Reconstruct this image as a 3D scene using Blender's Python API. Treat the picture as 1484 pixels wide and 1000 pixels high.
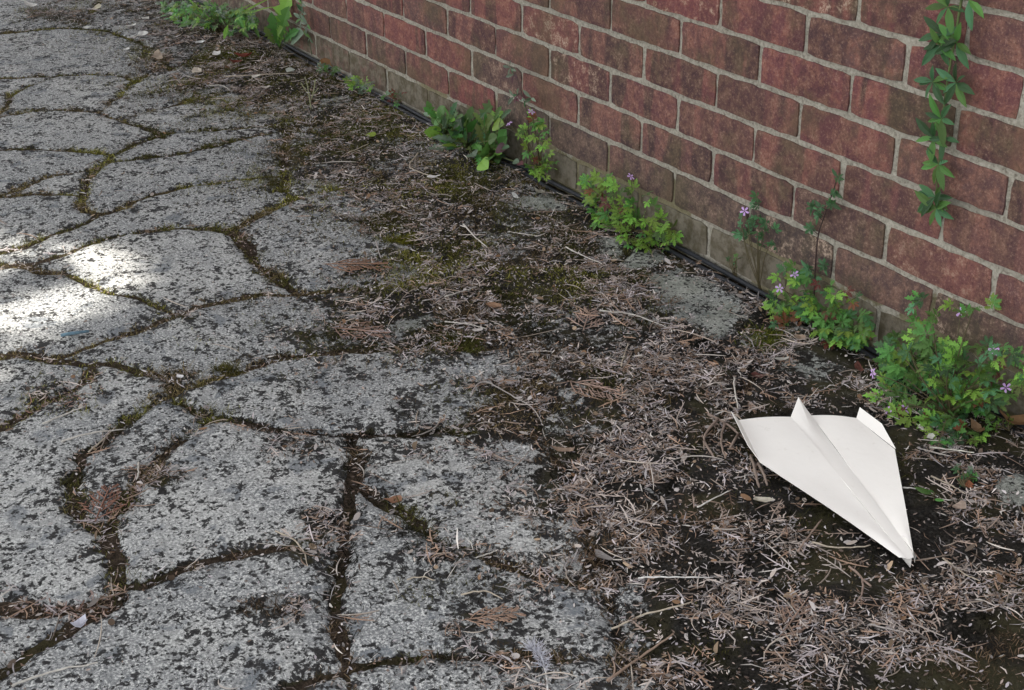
import bpy, bmesh, math, random
import numpy as np
from mathutils import Vector, Matrix, Quaternion

# ------------------------------------------------------------------ clear
for o in list(bpy.data.objects): bpy.data.objects.remove(o, do_unlink=True)
S = bpy.context.scene
COL = S.collection
random.seed(7)
RNG = np.random.default_rng(11)

# ------------------------------------------------------------------ camera
# world: x runs along the wall, the wall face is y=0, the patio lies at y<0, z=0 is the paving surface
W_PX, H_PX, F_PX = 1484.0, 1000.0, 2072.1
YAW, PITCH, ROLL = -1.02039, 0.457751, -0.0114047
CAM = np.array([1.64937, -1.66620, 1.09402])
_f = np.array([math.sin(YAW)*math.cos(PITCH), math.cos(YAW)*math.cos(PITCH), -math.sin(PITCH)])
_r0 = np.array([math.cos(YAW), -math.sin(YAW), 0.0]); _u0 = np.cross(_r0, _f)
_r = math.cos(ROLL)*_r0 + math.sin(ROLL)*_u0
_u = -math.sin(ROLL)*_r0 + math.cos(ROLL)*_u0
cam_d = bpy.data.cameras.new('camera'); cam_o = bpy.data.objects.new('camera', cam_d); COL.objects.link(cam_o)
cam_d.sensor_fit = 'HORIZONTAL'; cam_d.sensor_width = 36.0; cam_d.lens = F_PX/W_PX*36.0
cam_d.clip_start = 0.05; cam_d.clip_end = 500
cam_o.matrix_world = Matrix(((_r[0], _u[0], -_f[0], CAM[0]), (_r[1], _u[1], -_f[1], CAM[1]), (_r[2], _u[2], -_f[2], CAM[2]), (0, 0, 0, 1)))
S.camera = cam_o

# ------------------------------------------------------------------ sky, sun, exposure
SUN_EL = math.radians(50); SUN_H = Vector((-0.55, -0.835)).normalized()
SUN_DIR = Vector((SUN_H.x*math.cos(SUN_EL), SUN_H.y*math.cos(SUN_EL), math.sin(SUN_EL)))
wd = bpy.data.worlds.new('World'); S.world = wd; wd.use_nodes = True
nt = wd.node_tree; nt.nodes.clear()
sky = nt.nodes.new('ShaderNodeTexSky'); sky.sky_type = 'NISHITA'; sky.sun_disc = False
sky.sun_elevation = SUN_EL; sky.sun_rotation = math.atan2(SUN_H.x, SUN_H.y)
sky.dust_density = 3.0; sky.ozone_density = 0.6; sky.air_density = 1.0
hs = nt.nodes.new('ShaderNodeHueSaturation'); hs.inputs['Saturation'].default_value = 0.20
bg = nt.nodes.new('ShaderNodeBackground'); bg.inputs['Strength'].default_value = 0.15
wo = nt.nodes.new('ShaderNodeOutputWorld')
nt.links.new(sky.outputs[0], hs.inputs['Color']); nt.links.new(hs.outputs[0], bg.inputs[0]); nt.links.new(bg.outputs[0], wo.inputs[0])
sd = bpy.data.lights.new('sun', 'SUN'); so = bpy.data.objects.new('sun', sd); COL.objects.link(so)
sd.energy = 5.0; sd.angle = math.radians(0.53); sd.color = (1.0, 0.95, 0.87)
so.rotation_euler = SUN_DIR.to_track_quat('Z', 'Y').to_euler(); so.location = (0, 0, 12)
S.render.engine = 'CYCLES'
S.cycles.max_bounces = 5; S.cycles.diffuse_bounces = 2; S.cycles.glossy_bounces = 2; S.cycles.transmission_bounces = 2; S.cycles.caustics_reflective = False; S.cycles.caustics_refractive = False
S.view_settings.view_transform = 'Standard'; S.view_settings.look = 'None'
S.view_settings.exposure = 1.6; S.view_settings.gamma = 1.0

# ------------------------------------------------------------------ helpers
def ray(px, py): return _f*F_PX + (px-W_PX/2)*_r - (py-H_PX/2)*_u
def gp(px, py, z=0.0):
    d = ray(px, py); t = (z-CAM[2])/d[2]; p = CAM+t*d
    return Vector((p[0], p[1], z))
def wp(px, py, y=0.0):
    d = ray(px, py); t = (y-CAM[1])/d[1]; p = CAM+t*d
    return Vector((p[0], y, p[2]))

def tag(o, label=None, cat=None, group=None, kind=None):
    if label: o['label'] = label
    if cat: o['category'] = cat
    if group: o['group'] = group
    if kind: o['kind'] = kind
    return o
def link(name, me, mat=None, parent=None):
    o = bpy.data.objects.new(name, me); COL.objects.link(o)
    if mat is not None and me is not None and not me.materials: me.materials.append(mat)
    if parent is not None: o.parent = parent
    return o
def empty(name, loc=(0, 0, 0)):
    o = bpy.data.objects.new(name, None); COL.objects.link(o); o.location = loc
    o.empty_display_size = 0.05
    return o
def mesh_np(name, V, F, cols=None, smooth=True, attr='Col'):
    """V (n,3), F (m,k) all faces with k corners"""
    V = np.ascontiguousarray(V, dtype=np.float32); F = np.ascontiguousarray(F, dtype=np.int32)
    me = bpy.data.meshes.new(name); k = F.shape[1]
    me.vertices.add(len(V)); me.vertices.foreach_set('co', V.ravel())
    me.loops.add(F.size); me.loops.foreach_set('vertex_index', F.ravel())
    me.polygons.add(len(F)); me.polygons.foreach_set('loop_start', np.arange(0, F.size, k, dtype=np.int32))
    me.polygons.foreach_set('loop_total', np.full(len(F), k, dtype=np.int32))
    if smooth: me.polygons.foreach_set('use_smooth', np.ones(len(F), dtype=bool))
    me.update(calc_edges=True)
    if cols is not None:
        a = me.color_attributes.new(attr, 'FLOAT_COLOR', 'POINT')
        c = np.ones((len(V), 4), dtype=np.float32); c[:, :3] = cols
        a.data.foreach_set('color', c.ravel())
    return me

_L = np.random.default_rng(5).random((512, 512)).astype(np.float32)
def vnoise(x, y):
    xi = np.floor(x).astype(int); yi = np.floor(y).astype(int); fx = x-xi; fy = y-yi
    fx = fx*fx*(3-2*fx); fy = fy*fy*(3-2*fy)
    a = _L[xi % 512, yi % 512]; b = _L[(xi+1) % 512, yi % 512]; c = _L[xi % 512, (yi+1) % 512]; d = _L[(xi+1) % 512, (yi+1) % 512]
    return (a*(1-fx)+b*fx)*(1-fy)+(c*(1-fx)+d*fx)*fy
def fbm(x, y, sc, oc=4, seed=0):
    v = 0; a = 0.5; t = 0
    for i in range(oc):
        v = v+a*vnoise(x*sc+37.7*i+seed*13.3, y*sc-21.3*i+seed*7.9); t += a; a *= 0.55; sc *= 2.03
    return v/t
def sstep(a, b, x):
    t = np.clip((x-a)/(b-a), 0, 1); return t*t*(3-2*t)
def seg_dist(X, Y, P):
    """distance to polyline P [(x,y),...]"""
    best = np.full(X.shape, 1e9, dtype=np.float32)
    for (ax, ay), (bx, by) in zip(P[:-1], P[1:]):
        dx, dy = bx-ax, by-ay; L = dx*dx+dy*dy+1e-12
        t = np.clip(((X-ax)*dx+(Y-ay)*dy)/L, 0, 1)
        best = np.minimum(best, (X-ax-t*dx)**2+(Y-ay-t*dy)**2)
    return np.sqrt(best)
def poly_sd(X, Y, P):
    """signed distance, positive inside"""
    d = seg_dist(X, Y, P+[P[0]]); ins = np.zeros(X.shape, bool)
    n = len(P)
    for i in range(n):
        ax, ay = P[i]; bx, by = P[(i+1) % n]
        c = ((ay > Y) != (by > Y)) & (X < (bx-ax)*(Y-ay)/(by-ay+1e-12)+ax)
        ins ^= c
    return np.where(ins, d, -d)
def catmull(P, n=6):
    P = [Vector(p) for p in P]
    if len(P) < 3: return P
    Q = [P[0]*2-P[1]]+P+[P[-1]*2-P[-2]]; out = []
    for i in range(1, len(Q)-2):
        for k in range(n):
            t = k/n; a, b, c, d = Q[i-1], Q[i], Q[i+1], Q[i+2]
            out.append(0.5*((2*b)+(c-a)*t+(2*a-5*b+4*c-d)*t*t+(3*b-a-3*c+d)*t**3))
    out.append(P[-1]); return out
def tube(bm, pts, rads, sides=6):
    rings = []; n = len(pts); ref = None
    for i, p in enumerate(pts):
        t = (pts[min(i+1, n-1)]-pts[max(i-1, 0)]).normalized()
        if ref is None: ref = t.orthogonal().normalized()
        ref = (ref-t*ref.dot(t)); ref = ref.normalized() if ref.length > 1e-6 else t.orthogonal().normalized()
        b = t.cross(ref)
        r = rads[i] if hasattr(rads, '__len__') else rads
        rings.append([bm.verts.new(p+(ref*math.cos(a)+b*math.sin(a))*r) for a in [2*math.pi*k/sides for k in range(sides)]])
    for i in range(n-1):
        for k in range(sides):
            bm.faces.new((rings[i][k], rings[i][(k+1) % sides], rings[i+1][(k+1) % sides], rings[i+1][k]))
    bm.faces.new(rings[0][::-1]); bm.faces.new(rings[-1])
def bm_mesh(name, bm, smooth=True):
    me = bpy.data.meshes.new(name); bmesh.ops.recalc_face_normals(bm, faces=bm.faces[:]) ; bm.to_mesh(me); bm.free()
    if smooth:
        me.polygons.foreach_set('use_smooth', np.ones(len(me.polygons), dtype=bool))
    return me

# ------------------------------------------------------------------ materials
class NT:
    def __init__(s, name, rough=0.9, spec=0.2):
        s.m = bpy.data.materials.new(name); s.m.use_nodes = True; s.t = s.m.node_tree
        s.b = s.t.nodes['Principled BSDF']; s.b.inputs['Roughness'].default_value = rough
        s.b.inputs['Specular IOR Level'].default_value = spec; s.out = s.t.nodes['Material Output']
    def n(s, typ, **kw):
        o = s.t.nodes.new(typ)
        for k, v in kw.items(): setattr(o, k, v)
        return o
    def l(s, a, b): s.t.links.new(a, b)
    def val(s, x, sock):
        if hasattr(x, 'is_linked') or hasattr(x, 'links'): s.l(x, sock)
        else: sock.default_value = x
    def noise(s, vec, scale, detail=4, rough=0.55, dist=0.0):
        o = s.n('ShaderNodeTexNoise'); o.inputs['Scale'].default_value = scale; o.inputs['Detail'].default_value = detail
        o.inputs['Roughness'].default_value = rough; o.inputs['Distortion'].default_value = dist
        s.l(vec, o.inputs['Vector']); return o.outputs['Fac']
    def ramp(s, x, a, b):
        o = s.n('ShaderNodeMapRange'); o.interpolation_type = 'SMOOTHSTEP'
        s.l(x, o.inputs['Value']); o.inputs['From Min'].default_value = a; o.inputs['From Max'].default_value = b
        return o.outputs['Result']
    def math(s, op, a, b=0.0):
        o = s.n('ShaderNodeMath', operation=op); s.val(a, o.inputs[0]); s.val(b, o.inputs[1]); return o.outputs[0]
    def mix(s, f, a, b, mode='MIX'):
        o = s.n('ShaderNodeMix', data_type='RGBA', blend_type=mode)
        s.val(f, o.inputs[0]); s.val(a if not isinstance(a, tuple) else (*a, 1), o.inputs[6]); s.val(b if not isinstance(b, tuple) else (*b, 1), o.inputs[7])
        return o.outputs[2]
    def bump(s, h, strength=0.5, dist=0.002):
        o = s.n('ShaderNodeBump'); o.inputs['Strength'].default_value = strength; o.inputs['Distance'].default_value = dist
        s.l(h, o.inputs['Height']); s.l(o.outputs[0], s.b.inputs['Normal'])
    def col(s, c): s.val(c if not isinstance(c, tuple) else (*c, 1), s.b.inputs['Base Color'])

def mat_paving():
    m = NT('weathered_concrete', 0.92, 0.15)
    geo = m.n('ShaderNodeNewGeometry').outputs['Position']
    at = m.n('ShaderNodeVertexColor', layer_name='Col')
    sep = m.n('ShaderNodeSeparateColor'); m.l(at.outputs[0], sep.inputs[0])
    cover, pale, tint = sep.outputs[0], sep.outputs[1], sep.outputs[2]
    big = m.noise(geo, 7, 3); mid = m.noise(geo, 30, 3, 0.6); fine = m.noise(geo, 250, 4, 0.75); spk = m.noise(geo, 92, 5, 0.74, 0.4)
    base = m.mix(m.ramp(m.math('ADD', big, m.math('MULTIPLY', m.math('SUBTRACT', tint, 0.5), 0.20)), 0.35, 0.65), (0.20, 0.205, 0.204), (0.325, 0.325, 0.31))
    base = m.mix(m.math('MULTIPLY', m.ramp(fine, 0.49, 0.61), m.ramp(mid, 0.2, 0.55)), base, (0.58, 0.58, 0.555))
    base = m.mix(m.math('MULTIPLY', m.ramp(fine, 0.46, 0.37), 0.75), base, (0.06, 0.062, 0.066))
    # smooth bluish grey cement patches
    bl = m.ramp(m.noise(geo, 15, 3, 0.55, 0.6), 0.57, 0.66)
    base = m.mix(m.math('MULTIPLY', bl, 0.7), base, (0.125, 0.138, 0.152))
    base = m.mix(m.math('MULTIPLY', pale, 0.75), base, m.mix(m.ramp(mid, .35, .65), (0.13, 0.145, 0.11), (0.27, 0.28, 0.235)))
    # black lichen specks; more of them where the large noise is high and where moss spreads
    blotch = m.noise(geo, 19, 4, 0.65, 0.5)
    dens = m.math('ADD', m.math('MULTIPLY', m.math('SUBTRACT', blotch, 0.5), 0.40), m.math('MULTIPLY', cover, 0.17))
    dens = m.math('ADD', dens, m.math('MULTIPLY', m.math('SUBTRACT', big, 0.5), 0.30))
    dens = m.math('ADD', dens, m.math('MULTIPLY', m.math('SUBTRACT', mid, 0.5), 0.52))
    dens = m.math('SUBTRACT', dens, m.math('MULTIPLY', pale, 0.04))
    s1 = m.ramp(m.math('ADD', spk, dens), 0.55, 0.615)
    base = m.mix(m.math('MULTIPLY', s1, 0.96), base, (0.017, 0.016, 0.016))
    # small round lichen dots in two sizes
    for vs, r0, r1, thr in ((62, .36, .20, .54), (118, .40, .24, .44)):
        vo = m.n('ShaderNodeTexVoronoi'); vo.inputs['Scale'].default_value = vs
        wv = m.n('ShaderNodeVectorMath', operation='MULTIPLY_ADD'); nv = m.n('ShaderNodeTexNoise'); nv.inputs['Scale'].default_value = 130; nv.inputs['Detail'].default_value = 1; m.l(geo, nv.inputs['Vector'])
        m.l(nv.outputs['Color'], wv.inputs[0]); wv.inputs[1].default_value = (.012, .012, .012); m.l(geo, wv.inputs[2]); m.l(wv.outputs[0], vo.inputs['Vector'])
        sv = m.n('ShaderNodeSeparateColor'); m.l(vo.outputs['Color'], sv.inputs[0])
        on = m.ramp(m.math('ADD', sv.outputs[0], m.math('MULTIPLY', dens, 1.6)), thr, thr+.12)
        dot = m.math('MULTIPLY', m.ramp(vo.outputs['Distance'], r0, r1), on)
        base = m.mix(m.math('MULTIPLY', dot, 0.93), base, (0.018, 0.017, 0.017))
    # soil and moss crust
    cn = m.math('ADD', cover, m.math('MULTIPLY', m.math('SUBTRACT', spk, 0.5), 1.3))
    cn = m.ramp(m.math('ADD', cn, m.math('MULTIPLY', m.math('SUBTRACT', mid, 0.5), 0.7)), 0.44, 0.66)
    soil = m.mix(m.ramp(fine, 0.38, 0.68), (0.006, 0.0056, 0.0045), (0.026, 0.022, 0.018))
    soil = m.mix(m.math('MULTIPLY', m.ramp(big, 0.5, 0.62), 0.6), soil, (0.040, 0.036, 0.014))
    base = m.mix(m.math('MULTIPLY', cn, 0.95), base, soil)
    m.col(base)
    m.bump(m.math('ADD', m.math('MULTIPLY', spk, 0.6), fine), 0.55, 0.003)
    return m.m
def mat_soil():
    m = NT('soil_in_joints', 0.97, 0.05); geo = m.n('ShaderNodeNewGeometry').outputs['Position']
    a = m.noise(geo, 120, 5, 0.7); b = m.noise(geo, 8, 3)
    c = m.mix(m.ramp(a, .3, .7), (0.018, 0.014, 0.010), (0.085, 0.062, 0.045)); c = m.mix(m.ramp(b, .5, .7), c, (0.045, 0.040, 0.018))
    m.col(c); m.bump(a, 1.0, 0.012); return m.m
def mat_yard():
    m = NT('worn_concrete_yard', 0.95, 0.1); geo = m.n('ShaderNodeNewGeometry').outputs['Position']
    a = m.noise(geo, 30, 6, 0.7); b = m.noise(geo, 1.5, 3)
    c = m.mix(a, (0.14, 0.14, 0.13), (0.32, 0.32, 0.30)); c = m.mix(m.ramp(b, .45, .7), c, (0.10, 0.10, 0.08))
    m.col(c); m.bump(a, 0.5, 0.004); return m.m
def mat_attr(name, rough=0.9, spec=0.15, trans=0.0):
    m = NT(name, rough, spec); a = m.n('ShaderNodeVertexColor', layer_name='Col')
    m.col(a.outputs[0])
    if trans: 
        tr = m.n('ShaderNodeBsdfTranslucent'); m.l(a.outputs[0], tr.inputs[0]); mx = m.n('ShaderNodeMixShader'); mx.inputs[0].default_value = trans
        m.l(m.b.outputs[0], mx.inputs[1]); m.l(tr.outputs[0], mx.inputs[2]); m.l(mx.outputs[0], m.out.inputs[0])
    return m.m
def mat_plain(name, c1, c2, scale=80, rough=0.85, spec=0.2, bump=0.3, bd=0.001):
    m = NT(name, rough, spec); geo = m.n('ShaderNodeNewGeometry').outputs['Position']
    a = m.noise(geo, scale, 4, 0.6); m.col(m.mix(m.ramp(a, .3, .7), c1, c2))
    if bump: m.bump(a, bump, bd)
    return m.m
def mat_brick():
    m = NT('red_stock_brick', 0.9, 0.15)
    oi = m.n('ShaderNodeObjectInfo'); tc = m.n('ShaderNodeTexCoord'); geo = m.n('ShaderNodeNewGeometry').outputs['Position']
    sc = m.n('ShaderNodeSeparateColor'); m.l(oi.outputs['Color'], sc.inputs[0])
    # a different cut through the texture for each brick
    off = m.n('ShaderNodeCombineXYZ'); r50 = m.math('MULTIPLY', oi.outputs['Random'], 57.0)
    m.l(r50, off.inputs[0]); m.l(r50, off.inputs[1]); m.l(r50, off.inputs[2])
    va = m.n('ShaderNodeVectorMath', operation='ADD'); m.l(tc.outputs['Object'], va.inputs[0]); m.l(off.outputs[0], va.inputs[1]); v = va.outputs[0]
    # fire marks: broad bands across the length
    mp = m.n('ShaderNodeMapping'); mp.inputs['Scale'].default_value = (1.0, 0.1, 0.22); m.l(v, mp.inputs[0])
    band = m.noise(mp.outputs[0], 16, 2, 0.4, 0.3); band = m.ramp(band, 0.46, 0.53)
    fine = m.noise(v, 185, 4, 0.85); mid = m.noise(v, 42, 4, 0.65)
    cr = m.n('ShaderNodeValToRGB'); m.l(oi.outputs['Random'], cr.inputs[0]); el = cr.color_ramp.elements
    stops = [(0.0, (.168, .057, .058)), (.2, (.134, .054, .058)), (.4, (.182, .068, .063)), (.55, (.126, .060, .062)), (.72, (.152, .066, .060)), (.86, (.110, .064, .062)), (1.0, (.190, .078, .070))]
    while len(el) < len(stops): el.new(0.5)
    for e, (p, c_) in zip(el, stops): e.position = p; e.color = (*c_, 1)
    red = m.mix(m.ramp(mid, .38, .66), cr.outputs[0], m.mix(0.55, cr.outputs[0], (0.30, 0.125, 0.085)))
    dark = m.mix(m.ramp(mid, .35, .65), (0.058, 0.031, 0.034), (0.115, 0.066, 0.050))
    c = m.mix(m.math('MULTIPLY', band, sc.outputs[0]), red, dark)
    c = m.mix(sc.outputs[1], c, m.mix(m.ramp(mid, .35, .65), (0.060, 0.050, 0.046), (0.125, 0.098, 0.076)))      # grey-brown bricks low down
    c = m.mix(m.math('MULTIPLY', m.ramp(fine, .53, .66), 0.6), c, m.mix(0.5, c, (0.46, 0.30, 0.23)))
    c = m.mix(m.math('MULTIPLY', m.ramp(fine, .46, .35), 0.55), c, (0.035, 0.020, 0.020))
    # pale lime bloom on a few
    bl = m.math('MULTIPLY', m.ramp(mid, .50, .64), sc.outputs[2])
    c = m.mix(m.math('MULTIPLY', bl, m.ramp(fine, .44, .58)), c, (0.42, 0.32, 0.25))
    # algae patches
    alg = m.ramp(m.noise(geo, 6, 4, 0.65), .48, .64); c = m.mix(m.math('MULTIPLY', alg, 0.50), c, m.mix(fine, (0.05, 0.042, 0.025), (0.12, 0.105, 0.06)))
    # old render and moss smeared over the lowest courses
    ren = m.math('SUBTRACT', 1.0, oi.outputs['Alpha']); ren = m.ramp(m.math('ADD', ren, m.math('MULTIPLY', m.math('SUBTRACT', m.noise(geo, 24, 4, 0.7), .5), 1.1)), .35, .65)
    c = m.mix(m.math('MULTIPLY', ren, .85), c, m.mix(m.ramp(mid, .35, .65), m.mix(fine, (0.055, 0.045, 0.028), (0.115, 0.10, 0.06)), m.mix(fine, (0.13, 0.115, 0.09), (0.20, 0.18, 0.14))))
    m.col(c); m.bump(m.math('ADD', fine, m.math('MULTIPLY', mid, 0.6)), 0.6, 0.002)
    return m.m
def mat_mortar():
    m = NT('sandy_mortar', 0.95, 0.1); geo = m.n('ShaderNodeNewGeometry').outputs['Position']
    a = m.noise(geo, 170, 4, 0.65); b = m.noise(geo, 9, 3); at = m.n('ShaderNodeVertexColor', layer_name='Col')
    sp = m.n('ShaderNodeSeparateColor'); m.l(at.outputs[0], sp.inputs[0])
    c = m.mix(m.ramp(a, .35, .68), (0.24, 0.222, 0.182), (0.375, 0.355, 0.30))
    c = m.mix(m.math('MULTIPLY', m.ramp(b, .5, .7), .4), c, (0.20, 0.19, 0.155))
    c = m.mix(m.math('MULTIPLY', m.ramp(a, .42, .3), .6), c, (0.10, 0.085, 0.065))
    gm = m.ramp(m.math('ADD', sp.outputs[0], m.math('MULTIPLY', m.math('SUBTRACT', m.noise(geo, 55, 5, .7), .5), 1.4)), .45, .75)
    c = m.mix(m.math('MULTIPLY', gm, .75), c, m.mix(a, (0.085, 0.07, 0.035), (0.21, 0.185, 0.085)))
    m.col(c); m.bump(a, 0.9, 0.003); return m.m
def mat_leaf(name='leaf'):
    m = NT(name, 0.5, 0.35); oi = m.n('ShaderNodeObjectInfo'); tc = m.n('ShaderNodeTexCoord').outputs['Object']
    hsv = m.n('ShaderNodeHueSaturation'); m.l(oi.outputs['Color'], hsv.inputs['Color'])
    m.l(m.math('ADD', m.math('MULTIPLY', oi.outputs['Random'], 0.045), 0.478), hsv.inputs['Hue'])
    m.l(m.math('ADD', m.math('MULTIPLY', oi.outputs['Random'], 0.75), 0.62), hsv.inputs['Value'])
    nz = m.noise(tc, 220, 3); c = m.mix(m.math('MULTIPLY', m.ramp(nz, .45, .7), .35), hsv.outputs[0], (0.05, 0.075, 0.02))
    m.col(c); m.bump(nz, 0.4, 0.001)
    tr = m.n('ShaderNodeBsdfTranslucent'); m.l(c, tr.inputs[0]); mx = m.n('ShaderNodeMixShader'); mx.inputs[0].default_value = 0.3
    m.l(m.b.outputs[0], mx.inputs[1]); m.l(tr.outputs[0], mx.inputs[2]); m.l(mx.outputs[0], m.out.inputs[0])
    return m.m
def mat_objcol(name, rough=0.8, spec=0.2, scale=160, trans=0.0, dirt=0.55):
    m = NT(name, rough, spec); oi = m.n('ShaderNodeObjectInfo'); geo = m.n('ShaderNodeNewGeometry').outputs['Position']
    a = m.noise(geo, scale, 4, .6); c = m.mix(m.ramp(a, .35, .7), oi.outputs['Color'], m.mix(dirt, oi.outputs['Color'], (0.05, 0.035, 0.025)))
    m.col(c); m.bump(a, .4, .001)
    if trans:
        tr = m.n('ShaderNodeBsdfTranslucent'); m.l(c, tr.inputs[0]); mx = m.n('ShaderNodeMixShader'); mx.inputs[0].default_value = trans
        m.l(m.b.outputs[0], mx.inputs[1]); m.l(tr.outputs[0], mx.inputs[2]); m.l(mx.outputs[0], m.out.inputs[0])
    return m.m
def mat_paper():
    m = NT('white_paper', 0.75, 0.25); tc = m.n('ShaderNodeNewGeometry').outputs['Position']
    a = m.noise(tc, 25, 3); c = m.mix(a, (0.815, 0.785, 0.735), (0.865, 0.84, 0.79))
    c = m.mix(m.math('MULTIPLY', m.ramp(m.noise(tc, 60, 4, 0.7), .60, .74), 0.16), c, (0.45, 0.40, 0.33))
    m.col(c); m.bump(m.noise(tc, 22, 3), 0.22, 0.004)
    tr = m.n('ShaderNodeBsdfTranslucent'); tr.inputs[0].default_value = (0.8, 0.79, 0.75, 1); mx = m.n('ShaderNodeMixShader'); mx.inputs[0].default_value = 0.12
    m.l(m.b.outputs[0], mx.inputs[1]); m.l(tr.outputs[0], mx.inputs[2]); m.l(mx.outputs[0], m.out.inputs[0])
    return m.m
M = dict(paving=mat_paving(), soil=mat_soil(), yard=mat_yard(), brick=mat_brick(), mortar=mat_mortar(), leaf=mat_leaf(),
         litter=mat_attr('dry_litter', 0.9, 0.1), moss=mat_attr('moss', 0.95, 0.05), thing=mat_objcol('dry_bits', dirt=.35), petal=mat_objcol('thin_petal', .7, .2, 60, .08, .22),
         stem=mat_objcol('plant_stem', .6, .3), paper=mat_paper(),
         cable=mat_plain('black_cable', (0.012, 0.014, 0.017), (0.022, 0.024, 0.028), 60, 0.6, 0.25, 0.2),
         bark=mat_plain('bark', (0.06, 0.04, 0.03), (0.14, 0.10, 0.075), 20, 0.95, 0.1, 0.8, 0.02),
         canopy=mat_plain('conifer_foliage', (0.03, 0.06, 0.02), (0.06, 0.10, 0.03), 6, 0.8, 0.2, 0))

# ------------------------------------------------------------------ the paving: joints traced on the ground plane
# (half width in mm, points measured on the patio)
JP = [
 (5, [(-60,112),(0,112),(60,110),(100,108),(170,108),(195,116),(218,107)]),
 (6, [(-40,190),(0,163),(20,135),(50,120),(80,110)]),
 (6, [(145,161),(170,140),(190,122),(218,107),(250,101)]),
 (7, [(-50,172),(0,168),(20,165),(44,160),(88,158),(146,163),(170,172),(197,180),(224,190),(241,199)]),
 (7, [(180,175),(190,169),(218,158),(245,153),(279,143),(306,138),(360,128),(450,112),(475,100)]),
 (8, [(-60,219),(0,216),(34,214),(102,218),(150,221),(167,221),(194,207),(221,199),(250,192),(330,186),(400,182),(416,188)]),
 (6, [(160,224),(153,235),(129,245),(78,253),(44,265),(7,279),(-60,300)]),
 (15, [(140,240),(122,272),(119,296),(129,306),(143,309)]),
 (5, [(-60,286),(0,284),(61,279),(112,280),(126,282)]),
 (9, [(405,253),(340,260),(306,265),(272,270),(238,277),(204,287),(170,303),(143,309),(129,320),(92,333),(68,341),(30,356),(-40,372)]),
 (6, [(153,235),(204,229),(252,223),(292,214),(333,204),(374,195),(415,187)]),
 (15, [(415,187),(415,218),(413,258),(418,289)]),
 (9, [(560,262),(500,272),(459,280),(418,290),(391,303),(364,316),(344,328)]),
 (7, [(40,380),(68,374),(102,364),(136,351),(170,342),(211,334),(245,330),(289,329),(323,331),(344,338)]),
 (17, [(340,335),(352,350),(364,364),(377,385),(398,398),(425,421)]),
 (9, [(30,382),(61,393),(95,393),(116,403),(136,413),(160,422),(200,431)]),
 (3, [(200,431),(228,444),(256,456)]),
 (6, [(30,382),(0,384),(-60,390)]),
 (10, [(620,408),(560,414),(500,419),(425,424),(374,425),(333,432),(299,439),(272,447),(252,456),(218,470),(184,481),(150,493),(119,504),(85,517)]),
 (17, [(-60,514),(0,515),(34,512),(68,519),(112,523)]),
 (10, [(112,524),(146,524),(177,531),(204,538),(235,543),(256,560)]),
 (10, [(760,500),(695,506),(654,504),(569,505),(500,507),(459,510),(408,517),(374,526),(340,538),(306,548),(272,561),(245,572),(218,585),(190,602),(170,619),(146,643),(119,662)]),
 (16, [(142,522),(130,535),(126,544),(112,558),(88,572),(58,585),(24,606),(0,619),(-60,650)]),
 (10, [(262,582),(289,595),(323,606),(360,612),(391,621),(425,626),(476,629),(532,629),(603,626),(640,619),(671,626),(720,600),(760,560),(795,552)]),
 (18, [(119,660),(108,694),(107,728),(122,748),(146,762),(160,782),(167,813),(170,850)]),
 (15, [(158,775),(178,728),(200,700),(225,675),(258,642),(295,614),(323,606)]),
 (9, [(170,850),(211,844),(238,833),(272,820),(306,810),(340,803),(374,796),(408,794),(459,799),(495,800)]),
 (13, [(172,850),(170,867),(143,884),(112,898),(92,915),(58,935),(20,959),(-20,985),(-60,1010)]),
 (15, [(-60,876),(0,878),(34,881),(68,881),(112,878),(160,867)]),
 (14, [(505,628),(515,660),(507,700),(500,760),(490,810),(485,870),(490,930),(500,968)]),
 (9, [(280,1150),(330,1060),(380,1020),(440,990),(500,970),(534,963),(568,956),(612,952),(653,952),(704,952),(738,952),(806,952),(898,956),(960,960)]),
 (9, [(530,704),(551,725),(575,738),(602,755),(629,779),(650,789),(677,792),(704,806),(738,820),(772,833),(806,837),(880,850)]),
 (8, [(671,626),(708,614),(749,616),(776,633),(800,650),(840,720),(860,790),(880,850),(900,956)]),
 (8, [(760,500),(790,560),(776,633)]),
 (8, [(620,408),(700,420),(800,440),(760,500)]),
 (8, [(560,262),(600,330),(620,408)]),
 (8, [(775,250),(740,270),(690,330),(620,408)]), (8, [(800,440),(890,380),(930,340)]), (8, [(900,956),(1100,900),(1300,860),(1600,830)]),
 (8, [(880,850),(980,700),(1060,600),(1130,480),(1165,450)]), (8, [(1060,600),(1300,660),(1600,700)]),
 (8, [(560,262),(480,200),(415,187)]), (8, [(530,130),(500,160),(480,200)]),
 (9, [(500,968),(520,1060),(530,1200)]), (9, [(898,956),(930,1080),(950,1200)]), (9, [(-20,985),(60,1100),(160,1250)]),
 (6, [(250,101),(200,60),(120,40),(0,48),(-100,60)]), (6, [(120,40),(140,10),(150,-20)]), (6, [(250,101),(310,60),(330,20),(345,0)]), (6, [(-42,40),(-45,112),(-38,172),(-42,219),(-48,300),(-36,372),(-42,390),(-45,514),(-50,650),(-46,876),(-42,1000),(-60,1200)]),
 (7, [(-60,514),(-160,450),(-260,440)]), (7, [(-60,219),(-160,260),(-260,250)]), (7, [(-60,390),(-130,330),(-160,260)]),
 (8, [(-60,650),(-200,640),(-340,700)]), (8, [(-60,876),(-160,860),(-300,900)]), (8, [(-60,1010),(-200,1000)]), (7, [(-160,450),(-200,640)]), (7, [(-160,860),(-130,740),(-110,645)]),
]
J = []
for hw, P in JP:
    q = [gp(*p) for p in P]; q = catmull(q, 4) if len(q) > 2 else q
    J.append((hw/1000.0, [(p.x, p.y) for p in q]))
CELL = 0.0065; X0, X1, Y0, Y1 = -4.6, 1.45, -2.15, -0.002
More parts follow.
